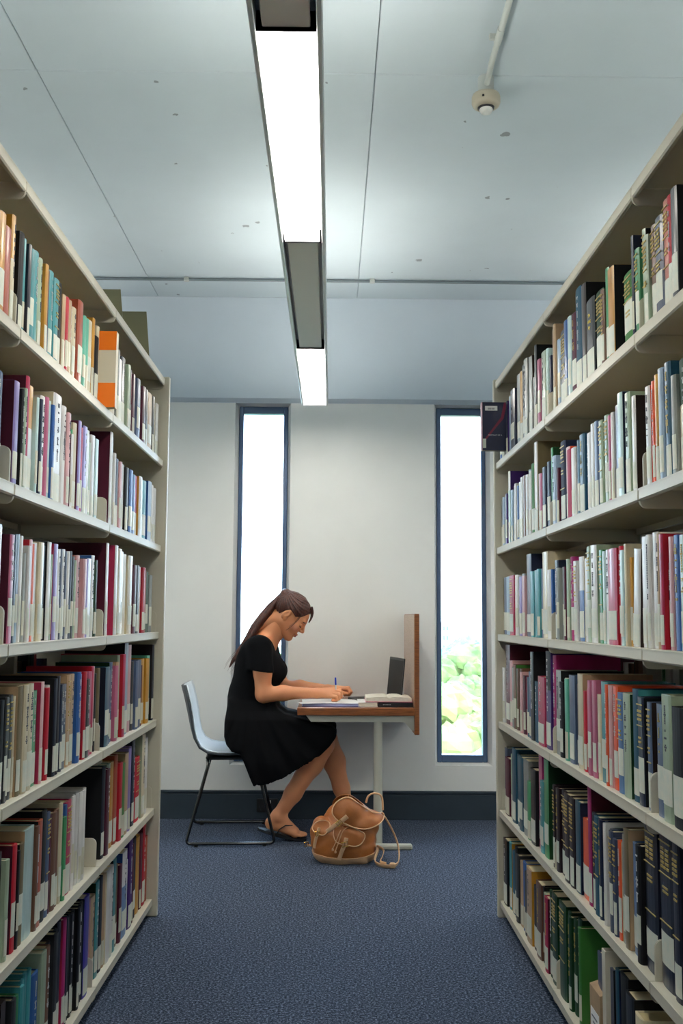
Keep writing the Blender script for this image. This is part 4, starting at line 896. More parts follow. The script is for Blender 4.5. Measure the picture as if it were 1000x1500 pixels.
foot(body, (.103, 5.505, .085), (.082, 5.505, .045), (.225, 5.51, .030), (.272, 5.512, .022), .026, -1)
body.cone((-.268, 5.245, .118), (-.268, 5.295, .122), .020, .020, .012)
# right hand (near): closed round the pen, resting on its little-finger side
def chain(F, pts, rs, k=.003):
    for i in range(len(pts) - 1): F.cone(pts[i], pts[i + 1], rs[i], rs[i + 1], k)
W1 = (-.070, 5.237, .750)
for kn, r in (((.000, 5.215, .737), .0125), ((.010, 5.224, .751), .013), ((.014, 5.237, .763), .0135), ((.012, 5.251, .770), .013)):
    body.cone(W1, kn, .021, r, .012)
chain(body, [(.000, 5.215, .737), (.027, 5.206, .733), (.030, 5.210, .718), (.010, 5.214, .716)], [.0115, .0095, .0085, .0075])
chain(body, [(.010, 5.224, .751), (.041, 5.212, .745), (.043, 5.217, .725), (.024, 5.220, .719)], [.012, .0102, .009, .008])
chain(body, [(.014, 5.237, .763), (.049, 5.224, .757), (.053, 5.226, .733), (.038, 5.228, .720)], [.0125, .0106, .0092, .008])
chain(body, [(.012, 5.251, .770), (.048, 5.242, .766), (.055, 5.238, .744), (.040, 5.2375, .727)], [.0125, .0104, .009, .0078])
chain(body, [(-.035, 5.258, .752), (-.004, 5.268, .752), (.020, 5.260, .748), (.034, 5.246, .738)], [.0165, .014, .011, .009], .006)
# left hand (far): relaxed, fingers curled on the paper edge
W2 = (-.015, 5.50, .752)
KN = [((.055, 5.452, .757), .013), ((.060, 5.466, .760), .013), ((.057, 5.481, .757), .0125), ((.049, 5.494, .749), .0115)]
for kn, r in KN: body.cone(W2, kn, .020, r, .012)
chain(body, [(.055, 5.452, .757), (.090, 5.447, .762), (.106, 5.444, .744), (.096, 5.444, .727)], [.0115, .0098, .0088, .0075])
chain(body, [(.060, 5.466, .760), (.096, 5.464, .762), (.110, 5.462, .742), (.100, 5.461, .725)], [.0118, .010, .0088, .0076])
chain(body, [(.057, 5.481, .757), (.090, 5.482, .757), (.102, 5.480, .739), (.091, 5.479, .724)], [.0112, .0096, .0085, .0072])
chain(body, [(.049, 5.494, .749), (.076, 5.497, .746), (.086, 5.495, .731), (.077, 5.493, .720)], [.010, .0085, .0076, .0066])
chain(body, [(.005, 5.476, .745), (.035, 5.444, .742), (.062, 5.432, .738), (.085, 5.434, .734)], [.0165, .013, .0108, .0088], .006)

# head in its own frame: +x face forward, +y her left, +z crown
hd = Field()
hd.ell((-.010, 0, .022), (.097, .072, .083), .0).ell((.030, 0, -.030), (.058, .054, .084), .03)
for s_ in (-1, 1):
    hd.cone((-.002, s_ * .046, -.050), (.056, s_ * .013, -.100), .026, .019, .024)
    hd.ell((.056, s_ * .034, -.034), (.026, .022, .026), .02)
hd.ell((.064, 0, -.104), (.020, .018, .017), .014)
hd.cone((.076, -.026, .014), (.076, .026, .014), .0125, .0125, .014)
hd.cone((.084, 0, .006), (.1035, 0, -.030), .0075, .0085, .010).ell((.1035, 0, -.0325), (.0095, .0095, .0085), .006)
for s_ in (-1, 1):
    hd.ell((.094, s_ * .0105, -.037), (.010, .0065, .007), .005)
    hd.ell((.092, s_ * .031, -.006), (.014, .017, .0125), .012, 's')
    hd.ell((.0745, s_ * .031, -.009), (.0135, .0145, .0125), .002)
hd.ell((.0865, 0, -.0655), (.0090, .021, .0062), .005).ell((.0845, 0, -.0765), (.0092, .0175, .0068), .005)
for s_ in (-1, 1):      # ears: rim, bowl, lobe
    eM = np.array([[math.cos(.35), 0, math.sin(.35)], [0, 1, 0], [-math.sin(.35), 0, math.cos(.35)]])
    hd.ell((-.012, s_ * .073, -.006), (.0175, .0105, .031), .006, 'u', eM)
    hd.ell((-.008, s_ * .085, .000), (.0095, .008, .018), .004, 's', eM)
    hd.ell((-.004, s_ * .072, -.031), (.0085, .007, .0105), .005)
hd.cone((-.035, 0, -.05), (-.09, 0, -.13), .052, .056, .03)
for (p) in body.p: pass

def skincol(V):
    base = np.array(lin('dc9468')); c = np.tile(base, (len(V), 1))
    L = toL(V)
    def blob(ctr, r, col, soft=.5):
        d = np.sqrt((((L - np.array(ctr)) / np.array(r)) ** 2).sum(1)); w_ = np.clip((1 - d) / soft, 0, 1)[:, None]
        return c * (1 - w_) + np.array(lin(col)) * w_
    c = blob((.090, 0, -.071), (.014, .022, .0125), 'b4606a', .4)
    for s_ in (-1, 1):
        c = blob((.086, s_ * .030, .014), (.014, .020, .0040), '3a2218', .35)
        c = blob((.085, s_ * .032, -.0145), (.014, .016, .0026), '1e1412', .3)
        c = blob((.060, s_ * .040, -.035), (.04, .03, .026), 'c98070', .9)
    n_ = np.sin(V[:, 0] * 60) * np.sin(V[:, 2] * 53) * .03
    return np.clip(c * (1 + n_[:, None]), 0, 1)
w_root = tag(empty('person', (-.44, 5.38, .45)), 'seated woman in a black short-sleeved dress writing with a pen, hair in a ponytail', 'person')
def trim(PQ, lo, hi):         # drop coarse faces wholly inside a finer region
    P, Q = PQ; c = P[Q].mean(1); ins = np.all((c > np.array(lo)) & (c < np.array(hi)), 1); return P, Q[~ins]
bp = body.mesh((-.62, 5.10, .0), (.32, 5.66, 1.16), .0055)
hands = ((-.055, 5.17, .69), (.14, 5.53, .80))
bp = trim(bp, (-.045, 5.18, .70), (.13, 5.52, .79))
feetb = ((-.20, 5.21, .0), (-.09, 5.31, .09)); bp = trim(bp, (-.19, 5.215, .0), (-.095, 5.305, .08))
hp = body.mesh(*hands, .0022); fp = body.mesh(*feetb, .0022)
he = hd.mesh((-.13, -.10, -.17), (.14, .10, .14), .0023, (HR, HC))
bo = np_mesh('body', [bp, hp, fp, he], M['skin'], None, skincol)
WM = Matrix.Translation(Vector((.44, -5.38, -.45)))
def attach(o, parent=w_root):
    o.parent = parent; o.location = (.44, -5.38, -.45); return o
attach(bo)
# eyes: lowered gaze, dark lashes
q = MB()
for s_ in (-1, 1):
    pts = [H((.0865 + .0022 * math.cos(a) - abs(math.sin(a)) * .004, s_ * (.031 + .0155 * math.sin(a)), -.0165 - .0008 * math.cos(a) + 0)) for a in np.linspace(-1.35, 1.35, 9)]
    q.tube(pts, [.0005, .0011, .0014, .0016, .0016, .0016, .0014, .0011, .0005], 6)
attach(q.build('eyelashes', mat('dark_lashes', '140d0b', .6)))

# dress
dr = Field()
dr.cone((-.392, 5.285, .955), (-.392, 5.475, .955), .082, .082, .03).cone((-.393, 5.31, .875), (-.393, 5.45, .875), .115, .115, .05)
dr.ell((-.322, 5.318, .855), (.088, .075, .078), .04).ell((-.322, 5.442, .855), (.088, .075, .078), .04)
dr.cone((-.416, 5.325, .735), (-.416, 5.435, .735), .124, .124, .06).cone((-.432, 5.30, .60), (-.432, 5.46, .60), .108, .108, .06)
dr.cone((-.436, 5.285, .525), (-.436, 5.475, .525), .100, .100, .05)
dr.cone((-.374, 5.235, .985), (-.360, 5.50, .985), .058, .058, .03)
def sleeve(a, b, ra, rb, cutz):
    A = np.array(a, float); B = np.array(b, float)
    def f(X):
        d = B - A; t = np.clip(((X - A) @ d) / (d @ d), 0, 1); r = X - A - t[..., None] * d
        dd = np.sqrt((r ** 2).sum(-1)) - (ra + (rb - ra) * t)
        return -smin(-dd, -(cutz - .14 * (X[..., 0] - B[0]) - X[..., 2]), .004)
    R_ = max(ra, rb); dr.fn(f, np.minimum(A, B) - R_, np.maximum(A, B) + R_, .022)
sleeve((-.374, 5.225, .985), (-.354, 5.190, .80), .061, .0665, .862)
sleeve((-.352, 5.53, .985), (-.30, 5.562, .80), .058, .057, .862)
SK = [(-.53, .72), (-.541, .604), (-.540, .536), (-.528, .495), (-.497, .460), (-.453, .452), (-.431, .401), (-.403, .334), (-.385, .294), (-.347, .290), (-.313, .298), (-.234, .328), (-.166, .365), (-.108, .399), (-.046, .444), (-.002, .488), (.029, .532), (.033, .563), (.011, .586), (-.048, .602), (-.117, .618), (-.186, .636), (-.238, .648), (-.273, .673), (-.300, .72)]
def poly_sdf(poly):
    P = np.array(poly)
    def f(x, z):
        d = np.full(x.shape, 1e9); s_ = np.ones(x.shape)
        for i in range(len(P)):
            a, b = P[i], P[i - 1]; e = b - a; wx_, wz_ = x - a[0], z - a[1]
            t = np.clip((wx_ * e[0] + wz_ * e[1]) / (e @ e), 0, 1); bx_, bz_ = wx_ - e[0] * t, wz_ - e[1] * t
            d = np.minimum(d, bx_ ** 2 + bz_ ** 2)
            c1, c2, c3 = z >= a[1], z < b[1], e[0] * wz_ > e[1] * wx_
            fl = (c1 & c2 & c3) | (~c1 & ~c2 & ~c3); s_ = np.where(fl, -s_, s_)
        return s_ * np.sqrt(d)
    return f
pf = poly_sdf(SK); SK2 = [(x, z - (.16 if .28 < z < .55 and x > -.42 and (z < .30 + (x + .35) * .75) else 0)) for x, z in SK]; pf2 = poly_sdf(SK2)
def ynear(x, z): return 5.150 - .055 * np.clip((.05 - x) / .40, 0, 1) * np.clip((.66 - z) / .25, 0, 1) + .055 * np.clip((z - .62) / .1, 0, 1)
def yfar(x, z): return 5.585 - .03 * np.clip((z - .6) / .1, 0, 1)
def fold(X):
    x, z = X[..., 0], X[..., 2]; ang = np.arctan2(x + .42, .80 - z)
    am = np.clip((.70 - z) / .30, 0, 1)
    return am * (.0075 * np.sin(ang * 17 + 1.2 * np.sin(z * 14)) + .0035 * np.sin(ang * 39 + 2))
def skirt(X):
    x, y, z = X[..., 0], X[..., 1], X[..., 2]
    d = pf(x, z) + .028; yn = ynear(x, z) + .028 + fold(X); yf = yfar(x, z) - .028
    q1 = np.maximum(d, 0); q2 = np.maximum(np.maximum(yn - y, y - yf), 0)
    o_ = np.sqrt(q1 ** 2 + q2 ** 2) + np.minimum(np.maximum(d, np.maximum(yn - y, y - yf)), 0) - .028
    i_ = np.maximum(np.maximum(pf2(x, z) + .012, np.maximum(yn - .028 + .012 - y, y - (yf + .028 - .012))), z - .435)
    return np.maximum(o_, -i_)
dr.fn(skirt, (-.56, 5.07, .28), (.045, 5.60, .73), .03)
# lap valley between the thighs and the seat surface she sits on
dr.cone((-.20, 5.375, .70), (.02, 5.375, .66), .075, .085, .05, 's')
def seatbox(X):
    x, y, z = X[..., 0], X[..., 1], X[..., 2]
    return np.maximum(np.maximum(x + .275, np.maximum(5.142 - y, y - 5.75)), z - .447)
dr.fn(seatbox, (-.6, 5.13, .28), (-.27, 5.7, .45), .004, 's')
dr.cone((-.385, 5.38, 1.075), (-.250, 5.37, 1.12), .066, .10, .012, 's')
dr.cone((-.300, 5.38, 1.055), (-.25, 5.38, 1.09), .058, .06, .010, 's')
de = np_mesh('dress', [dr.mesh((-.60, 5.06, .26), (.07, 5.66, 1.10), .0052)], M['dress']); attach(de)

# hair: cap with a hairline, gathered at the crown into a ponytail down her back
ha = Field()
def cap(X):
    x, y, z = X[..., 0], X[..., 1], X[..., 2]
    r = np.array((.103, .082, .090)); q_ = (X - np.array((-.014, 0, .028))); k0 = np.sqrt(((q_ / r) ** 2).sum(-1)); k1 = np.sqrt(((q_ / r ** 2) ** 2).sum(-1)) + 1e-9
    d = k0 * (k0 - 1) / k1
    ang = np.arctan2(z - .05, x + .085); d = d + .0011 * np.sin(31 * np.arctan2(z - .085, x + .10) + 2.2 * np.sin(y * 70)) + .0006 * np.sin(71 * np.arctan2(z - .085, x + .10) + 3 * np.sin(y * 50)) 
    zc = np.interp(x, [-.12, -.085, -.045, -.028, -.010, .012, .035, .060, .080, .10], [-.09, -.072, -.030, .004, .026, .022, .012, .030, .060, .070])
    zc = zc + .016 * (1 - np.clip(np.abs(y) / .06, 0, 1)) * (x > .03)
    zc = np.where((np.abs(y) < .05) & (x < -.02), zc - .02, zc)
    return -smin(-d, -(zc - z) * .75, .006)
ha.fn(cap, (-.13, -.10, -.11), (.10, .10, .14), .0)
ha.ell((-.098, 0, .066), (.026, .030, .026), .02)
hair_cap = ha.mesh((-.15, -.11, -.12), (.11, .11, .155), .0026, (HR, HC))
tl = Field(); T0 = H((-.108, 0, .070))
spine_ = [T0, np.array((-.318, 5.352, 1.205)), np.array((-.352, 5.345, 1.158)), np.array((-.398, 5.335, 1.095)), np.array((-.440, 5.325, 1.025)), np.array((-.480, 5.32, .965)), np.array((-.512, 5.32, .915)), np.array((-.532, 5.32, .880))]
wd = [.020, .034, .042, .040, .032, .024, .016, .006]
rr = np.random.RandomState(3)
for k in range(16):
    a = rr.uniform(0, 2 * PI); rad = rr.uniform(.2, 1); L = rr.randint(5, 9) if k > 3 else 8; off = np.array((math.cos(a) * .7, math.sin(a) * .9, .35 * math.cos(a)))
    ph = rr.uniform(0, 6)
    pts = [spine_[i] + off * wd[i] * .72 * rad + (np.array((rr.uniform(-1, 1), rr.uniform(-1, 1), rr.uniform(-1, 1))) * .007 * (i / 7)) for i in range(min(L, 8))]
    rs = [max(.0035, wd[i] * .42) if i < len(pts) - 1 else .0015 for i in range(len(pts))]
    for i in range(len(pts) - 1): tl.cone(pts[i], pts[i + 1], rs[i], rs[i + 1], .002)
tail = tl.mesh((-.58, 5.24, .84), (-.26, 5.44, 1.28), .003)
def drape(o): return o
ho = np_mesh('hair', [hair_cap, tail], M['hair']); attach(ho)
q = MB()
def wisp(pts, r=.0011, n=14):
    P_ = [Vector(p) for p in pts]; out = []
    for i in range(n + 1):
        t = i / n * (len(P_) - 1); k = min(int(t), len(P_) - 2); f_ = t - k
        p0, p1, p2, p3 = P_[max(k - 1, 0)], P_[k], P_[k + 1], P_[min(k + 2, len(P_) - 1)]
        out.append(.5 * ((2 * p1) + (p2 - p0) * f_ + (2 * p0 - 5 * p1 + 4 * p2 - p3) * f_ ** 2 + (3 * p1 - p0 - 3 * p2 + p3) * f_ ** 3))
    q.tube(out, [r * (1 - .7 * i / n) for i in range(n + 1)], 5)
wisp([H((.055, -.074, .04)), H((.056, -.070, .0)), H((.046, -.060, -.05)), H((.036, -.05, -.085))], .0022)
wisp([H((.052, -.076, .03)), H((.050, -.070, -.01)), H((.040, -.062, -.05))], .0016)
wisp([H((.058, .006, .096)), H((.078, .022, .076)), H((.090, .034, .050)), H((.094, .042, .022))], .0115)
wisp([H((.060, -.010, .094)), H((.080, .004, .074)), H((.088, .022, .056)), H((.092, .036, .036))], .010)
wisp([(-.285, 5.35, 1.226), (-.330, 5.34, 1.232), (-.372, 5.34, 1.205), (-.402, 5.34, 1.150), (-.425, 5.33, 1.09)], .0016)
wisp([(-.30, 5.36, 1.222), (-.345, 5.35, 1.212), (-.392, 5.34, 1.155), (-.43, 5.33, 1.075)], .0014)
for k in range(7): 
    a = rr.uniform(-1, 1, 3) * .012; wisp([spine_[3] + a, spine_[5] + a * 1.5, spine_[6] + a * 2 + [-.004, 0, 0], spine_[7] + a * 2.6 + [-.012, 0, -.02]], .0014)
attach(q.build('hair_strands', M['hair']))
# flip-flops, one child each
def sandal(heel, toe, z0, z1, w, strapc):
    s_ = MB(); n = 14; h_ = Vector(heel); t_ = Vector(toe); L = (t_ - h_)
    outl = []
    for k in range(2 * n):
        an = 2 * PI * k / (2 * n); u = .5 - .5 * math.cos(an); wv = w * (.80 + .25 * math.sin(PI * (u - .1))) * abs(math.sin(an)) ** .45 * (1 if an < PI else -1)
        outl.append((u, wv))
    vs = []
    for top in (0, 1):
        for u, wv in outl:
            p = h_ + L * u; lift = z0 * (1 - u) ** 1.6
            vs.append((p.x, p.y + wv, lift + .001 + (.013 if top else 0)))
    N = len(outl)
    s_.add(vs, [(i, (i + 1) % N, N + (i + 1) % N, N + i) for i in range(N)] + [tuple(range(N - 1, -1, -1)), tuple(range(N, 2 * N))])
    so = attach(s_.build('flip_flop', M['thong'])); c = Vector(strapc)
    b = MB()
    for sy in (-1, 1):
        b.tube([(c.x - .085, c.y + sy * w * .95, c.z - .012), (c.x - .070, c.y + sy * w * .98, c.z + .016), (c.x - .040, c.y + sy * w * .78, c.z + .034), (c.x - .008, c.y + sy * w * .36, c.z + .030), (c.x + .020, c.y + .004, c.z + .012), (c.x + .030, c.y + .006, c.z - .024)], 1.0, 8, flat=(.0055, .0025))
    b.build('thong_strap', M['thong'], so)
sandal((-.372, 5.272, 0), (-.118, 5.262, 0), .050, 0, .040, (-.188, 5.262, .046))
sandal((.035, 5.505, 0), (.285, 5.512, 0), .0, 0, .040, (.215, 5.51, .050))

# ------------------------------------------------------------------ leather backpack slumped against the desk leg
bag = tag(empty('backpack', (.07, 4.865, 0)), 'tan leather backpack with buckled flap and pockets slumped on the carpet', 'backpack')
M['leather'] = mat('tan_leather', 'a8642f', .42, noise=.18, nscale=14, bump=.25, bscale=60, spec=.5)
M['leather2'] = mat('pale_leather', 'deb48a', .5, noise=.08, nscale=20, bump=.15, bscale=90)
M['cord'] = mat('cream_cord', 'cfa37a', .6)
def BX(px): return (px - 485) * .003326 + .011 - .07
def BZ(py): return .305 - (py - 1163) * .00315
def wr(X, a=.003, f=55):
    return a * np.sin(X[..., 0] * f + 2 * np.sin(X[..., 2] * f * .7)) * np.sin(X[..., 2] * f * .8 + X[..., 1] * f)
bf = Field()
def bodyf(X):
    def el(c, r):
        q_ = X - np.array(c); r = np.array(r); k0 = np.sqrt(((q_ / r) ** 2).sum(-1)); k1 = np.sqrt(((q_ / r ** 2) ** 2).sum(-1)) + 1e-9
        return k0 * (k0 - 1) / k1
    def se(c, r, p=3.0):
        q_ = np.abs((X - np.array(c)) / np.array(r)); return ((q_ ** p).sum(-1) ** (1 / p) - 1) * min(r)
    d = smin(se((.0, -.012, .085), (.150, .112, .100)), el((.020, .02, .185), (.115, .082, .085)), .04)
    d = smin(d, el((-.110, -.048, .125), (.052, .052, .086)), .012)
    d = smin(d, se((.022, -.100, .098), (.066, .036, .062), 2.6), .010)
    d = smin(d, el((.118, -.02, .165), (.045, .055, .05)), .02)
    return np.maximum(d + wr(X), -X[..., 2] + .0005)
def surf(x, z, off=0.0):
    ys_ = np.linspace(-.20, .10, 301); X = np.stack([np.full(301, x), ys_, np.full(301, z)], -1)
    d = bodyf(X) - off; k = np.argmax(d < 0); return float(ys_[k]) if (d < 0).any() else -.02
bf.fn(bodyf, (-.17, -.15, 0), (.18, .11, .29), .0)
BF = bf.mesh((-.18, -.16, -.006), (.19, .13, .29), .0032)
np_mesh('main_body', [BF], M['leather'], bag)
def conform(name, poly, off, th_, mt, front=-.0):
    pf_ = poly_sdf(poly)
    F_ = Field()
    def f(X):
        d = bodyf(X); return np.maximum(np.maximum(np.abs(d - off) - th_, pf_(X[..., 0], X[..., 2])), X[..., 1] - front)
    P = np.array(poly); F_.fn(f, (P[:, 0].min() - .01, -.18, max(0, P[:, 1].min() - .01)), (P[:, 0].max() + .01, front + .01, P[:, 1].max() + .01), .0)
    return np_mesh(name, [F_.mesh((P[:, 0].min() - .012, -.175, max(-.004, P[:, 1].min() - .012)), (P[:, 0].max() + .012, front + .012, P[:, 1].max() + .012), .0022)], mt, bag)
conform('base_band', [(-.19, -.02), (.19, -.02), (.19, .066), (.10, .038), (.0, .030), (-.07, .036), (-.19, .052)], .0015, .0028, M['leather2'], .09)
def spl(pts, n=24, closed=False):
    P_ = [Vector(p) for p in pts]; N = len(P_); out = []; segs = N if closed else N - 1
    for i in range(segs):
        p0, p1, p2, p3 = (P_[(i - 1) % N], P_[i], P_[(i + 1) % N], P_[(i + 2) % N]) if closed else (P_[max(i - 1, 0)], P_[i], P_[i + 1], P_[min(i + 2, N - 1)])
        m_ = max(2, n // segs)
        for k in range(m_):
            t = k / m_; out.append(.5 * ((2 * p1) + (p2 - p0) * t + (2 * p0 - 5 * p1 + 4 * p2 - p3) * t ** 2 + (3 * p1 - p0 - 3 * p2 + p3) * t ** 3))
    if not closed: out.append(P_[-1])
    return out
def outline(pxs, n=48): return [(p.x, p.y) for p in spl([(BX(a), BZ(b), 0) for a, b in pxs], n, True)]
def piping(poly, off, name='piping'):
    q = MB(); q.tube([(x, surf(x, z, off) - .002, z) for x, z in poly], .0027, 6, closed=True); q.build(name, M['leather2'], bag)
pocketL = outline([(457.5, 1210), (460, 1203), (467, 1198), (476, 1198), (482, 1203), (479, 1211), (473, 1217), (464, 1215)])
conform('pocket_flap', pocketL, .004, .0028, M['leather']); piping(pocketL, .007)
pocketF = outline([(488, 1206), (491, 1203), (510, 1205), (530, 1214), (527, 1226), (518, 1231), (505, 1229), (492, 1226), (487, 1216)])
conform('pocket_flap', pocketF, .004, .0028, M['leather']); piping(pocketF, .007)
# main flap folded over the top
FL = outline([(485, 1184), (488, 1173), (498, 1165), (510, 1164), (522, 1172), (540, 1185), (557, 1189), (557, 1196), (546, 1203), (531, 1207), (515, 1205), (503, 1199), (492, 1194)], 78)
flf = poly_sdf(FL)
def flap(X):
    def el(c, r):
        q_ = X - np.array(c); r = np.array(r); k0 = np.sqrt(((q_ / r) ** 2).sum(-1)); k1 = np.sqrt(((q_ / r ** 2) ** 2).sum(-1)) + 1e-9
        return k0 * (k0 - 1) / k1
    d = smin(el((-.005, -.045, .225), (.105, .085, .085)), el((.085, -.035, .175), (.110, .090, .062)), .02) + wr(X, .0018, 40)
    return np.maximum(np.maximum(np.abs(d) - .004, flf(X[..., 0], X[..., 2])), X[..., 1] - .05)
def fsurf(x, z):
    ys_ = np.linspace(-.20, .10, 301); X = np.stack([np.full(301, x), ys_, np.full(301, z)], -1); d = flap(X); k = np.argmin(d); kk = np.argmax(d < .003)
    return float(ys_[kk]) if (d < .003).any() else float(ys_[k])
ff = Field().fn(flap, (-.12, -.17, .12), (.20, .06, .32), .0)
np_mesh('top_flap', [ff.mesh((-.13, -.17, .12), (.21, .07, .32), .0025)], M['leather'], bag)
q = MB(); q.tube([(x, fsurf(x * .985, z + (.002 if z < .22 else -.003)) - .001, z) for x, z in FL], .003, 6, closed=True); q.build('piping', M['leather2'], bag)
bk = MB()
def strap(name, pxs, w, off=.009, yoff=0.0, onflap=False, mt='leather2'):
    pts = []
    for p in spl([(BX(a), BZ(b), 0) for a, b in pxs], 14):
        y = fsurf(p.x, p.y) if onflap and flf(np.array([p.x]), np.array([p.y]))[0] < -.003 else surf(p.x, p.y, .004) 
        pts.append((p.x, y - off + .006 + yoff, p.y))
    # smooth depth
    ysm = [pts[0][1]] + [(pts[i - 1][1] + pts[i][1] + pts[i + 1][1]) / 3 for i in range(1, len(pts) - 1)] + [pts[-1][1]]
    pts = [(a[0], y, a[2]) for a, y in zip(pts, ysm)]
    q = MB(); q.tube(pts, 1.0, 8, flat=(w, .0022), upv=(0, -1, 0)); q.build(name, M[mt], bag); return pts
def strap_line(name, pxs, y0_, y1_, w):
    P_ = spl([(BX(a), 0, BZ(b)) for a, b in pxs], 14); n_ = len(P_) - 1
    pts = [(p.x, y0_ + (y1_ - y0_) * i / n_ - .004 * math.sin(PI * i / n_), p.z) for i, p in enumerate(P_)]
    q = MB(); q.tube(pts, 1.0, 8, flat=(w, .0024), upv=(0, -1, 0)); q.build(name, M['leather2'], bag); return pts
def buckle(c, ang, w=.013):
    q = MB(); h2 = .010; pts = [(-w, -h2), (w, -h2), (w, h2), (-w, h2)]
    ca, sa = math.cos(ang), math.sin(ang)
    q.tube([(c[0] + a * ca - b * sa, c[1] - .006, c[2] + a * sa + b * ca) for a, b in pts], .0026, 6, closed=True, smooth=False)
    q.tube([(c[0] + (-.002) * ca - (-h2) * sa, c[1] - .008, c[2] - .002 * sa - h2 * ca), (c[0] - h2 * 1.1 * sa, c[1] - .009, c[2] + h2 * 1.1 * ca)], .0014, 6)
    q.build('buckle', M['brass'], bag)
s1 = strap_line('closure_strap', [(506, 1188), (497, 1196), (488, 1203), (478, 1212)], fsurf(BX(504), BZ(1190)) - .008, min(surf(BX(480), BZ(1210), .004), surf(BX(486), BZ(1205), .004)) - .010, .0105); buckle(s1[len(s1) // 2 - 1], .75)
s2 = strap_line('closure_strap', [(505, 1219), (503, 1228), (499, 1238), (495, 1251)], surf(BX(505), BZ(1219), .007) - .006, surf(BX(496), BZ(1249), .004) - .006, .0095); buckle(s2[len(s2) // 3], .2, .014)
s3 = strap_line('closure_strap', [(467, 1207), (465, 1215), (462, 1225), (460, 1237)], surf(BX(467), BZ(1207), .007) - .006, surf(BX(461), BZ(1236), .004) - .006, .0075); buckle(s3[len(s3) // 3], .25, .010)
for a in ([(501, 1204), (495, 1213), (490, 1226), (486, 1235)], [(509, 1205), (500, 1210), (494, 1226), (490, 1238)]):
    pts = [(BX(x), surf(BX(x), BZ(z), .006) - .006, BZ(z)) for x, z in a]
    q = MB(); q.tube(spl(pts, 14), .0022, 6); q.lathe([(.0015, -.010), (.0052, -.008), (.0045, 0), (.0018, .004)], c=pts[-1], n=10); q.build('drawstring', M['cord'], bag)
# straps leaving the body
q = MB(); q.tube(spl([(BX(534), .03, BZ(1178)), (BX(537), .02, BZ(1168)), (BX(546), .01, BZ(1163)), (BX(556), .01, BZ(1168)), (BX(558), .015, BZ(1188))], 24), .0048, 8); q.build('carry_handle', M['leather2'], bag)
q = MB(); q.tube(spl([(BX(556), -.02, BZ(1190)), (BX(566), -.04, BZ(1205)), (BX(575), -.06, BZ(1224)), (BX(579), -.09, BZ(1240)), (BX(577), -.14, .020), (.215, -.175, .010), (.165, -.165, .012), (.140, -.12, .022), (BX(551), -.06, BZ(1240))], 54), 1.0, 8, flat=(.0025, .0105), upv=(.3, -1, .2)); q.build('shoulder_strap', M['leather2'], bag)
q = MB(); q.tube(spl([(BX(551), -.055, BZ(1240)), (.158, -.07, .075), (.182, -.085, .062), (.176, -.11, .040), (.165, -.135, .022), (.190, -.165, .018)], 30), 1.0, 8, flat=(.0022, .008), upv=(.3, -1, .2)); q.build('shoulder_strap', M['leather2'], bag)
q = MB(); q.box(.206, .232, -.186, -.164, .002, .026, bev=.004); q.build('strap_slider', M['leather2'], bag)
q = MB(); q.tube([(BX(450), -.03, BZ(1236)), (BX(455), -.035, BZ(1238)), (BX(460), -.04, BZ(1237))], 1.0, 8, flat=(.008, .003)); q.build('side_tab', M['leather2'], bag)
buckle((BX(449), -.03, BZ(1236)), .2, .009)

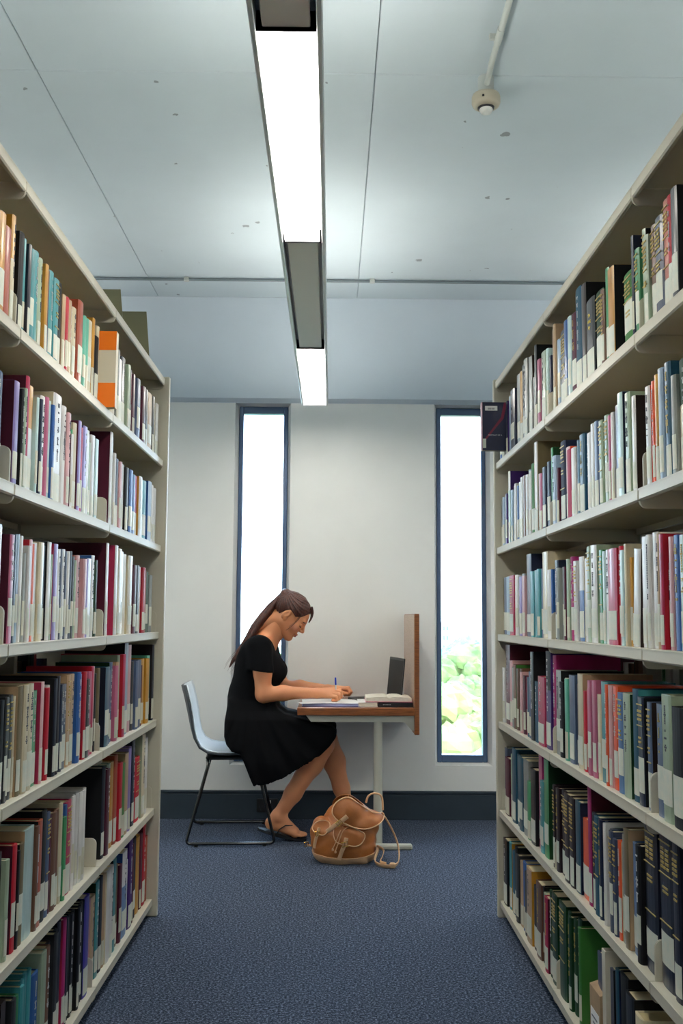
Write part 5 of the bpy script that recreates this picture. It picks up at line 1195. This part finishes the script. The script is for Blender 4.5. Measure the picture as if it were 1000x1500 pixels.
# ------------------------------------------------------------------ outdoors, seen through the slit windows
M['field'] = mat('parkland_grass', '6c7a58', .95, hex2='808a6a', nscale=.08)
tag(MB().box(-200, 260, 8, 480, -12.2, -12).build('ground', M['field']), kind='structure')
def crown(name_, x, y, ztop, r, hexa, hexb, label, seed):
    rs_ = random.Random(seed); q = MB()
    base = []; 
    for i in range(9):
        for j in range(16):
            th_, ph_ = PI * (i + .5) / 9, 2 * PI * j / 16; base.append((math.sin(th_) * math.cos(ph_), math.sin(th_) * math.sin(ph_), math.cos(th_)))
    lf = MB()
    for k in range(26):
        a = rs_.uniform(0, 2 * PI); rad = rs_.uniform(0, .75) * r; cz = -r * .9 + rs_.uniform(-.75, .55) * r * (1 - rad / r * .6)
        cx, cy, cr = rad * math.cos(a), rad * math.sin(a), r * rs_.uniform(.24, .40); ph = rs_.uniform(0, 9)
        vs = []
        for b in base:
            n_ = 1 + .16 * math.sin(b[0] * 9 + ph) * math.sin(b[1] * 8 + ph * 2) + .10 * math.sin(b[2] * 17 + b[0] * 13 + ph)
            vs.append((cx + b[0] * cr * n_, cy + b[1] * cr * n_, cz + b[2] * cr * n_ * .8))
        fs = [(i * 16 + j, (i + 1) * 16 + j, (i + 1) * 16 + (j + 1) % 16, i * 16 + (j + 1) % 16) for i in range(8) for j in range(16)]
        fs += [tuple(range(15, -1, -1))[::-1], tuple(128 + j for j in range(15, -1, -1))]
        lf.add(vs, fs, 0, False)
    mt = mat('foliage', hexa, .9, hex2=hexb, nscale=1.6, bump=1.0, bscale=3, detail=8)
    root = tag(empty('tree', (x, y, ztop)), label, 'tree')
    lf.build('foliage', mt, root)
    q.tube([(0, 0, -12 - ztop), (.1, 0, -r * 1.5), (0, 0, -r)], [.28, .2, .15], 8); q.build('trunk', M['bark'], root)
M['bark'] = mat('bark', '5b4a3a', .9)
crown('tree', 8.0, 58, .2, 3.2, '6f7a3c', '48582c', 'round green tree filling the right window just below the skyline', 1)
crown('tree', 3.9, 34, -.35, 2.4, '868c44', '5a6836', 'bright green tree in the left half of the right window', 2)
crown('tree', 7.4, 40.5, -1.5, 2.5, '78803e', '525f30', 'mid green tree in the right half of the right window', 3)
crown('tree', 4.3, 27, -2.1, 2.2, '8c8c6a', '6a7054', 'pale grey green tree low in the right window', 4)
crown('tree', 15, 110, .2, 6.0, '62786a', '4a6258', 'distant dark tree on the skyline in the right window', 5)
crown('tree', -2.4, 34, -.6, 2.6, '868c44', '5a6836', 'green tree seen past the chin of the seated woman', 6)
crown('tree', -4.2, 60, .3, 3.4, '6f7a3c', '48582c', 'farther green tree behind the ponytail in the left window', 7)
M['brick'] = mat('pink_brick', '9a8480', .8); M['farwhite'] = mat('pale_render', 'd5cfc6', .8); M['dglass'] = mat('far_window_glass', '6b7f93', .2)
def tower(x, y, w_, zt, mt, label):
    root = tag(empty('tower_block', (x, y, 0)), label, 'building')
    MB().box(-w_ / 2, w_ / 2, 0, w_, -12, zt).build('wall', mt, root)
    MB().box(-w_ / 2 - .2, w_ / 2 + .2, -.2, w_ + .2, zt, zt + .5).build('roof', M['farwhite'], root)
    for i in range(3):
        for j in range(4): MB().box(-w_ / 2 + w_ * (.12 + .29 * i), -w_ / 2 + w_ * (.30 + .29 * i), -.06, .02, zt - 2.2 - j * 3, zt - .8 - j * 3).build('window', M['dglass'], root)
tower(41.5, 300, 8.6, 3.2, M['brick'], 'distant pink brick tower on the skyline in the right window')
tower(50.0, 310, 5.5, 1.2, M['farwhite'], 'distant pale block right of the pink tower')
tower(36.0, 320, 4.0, -.5, M['farwhite'], 'low distant pale block left of the pink tower')
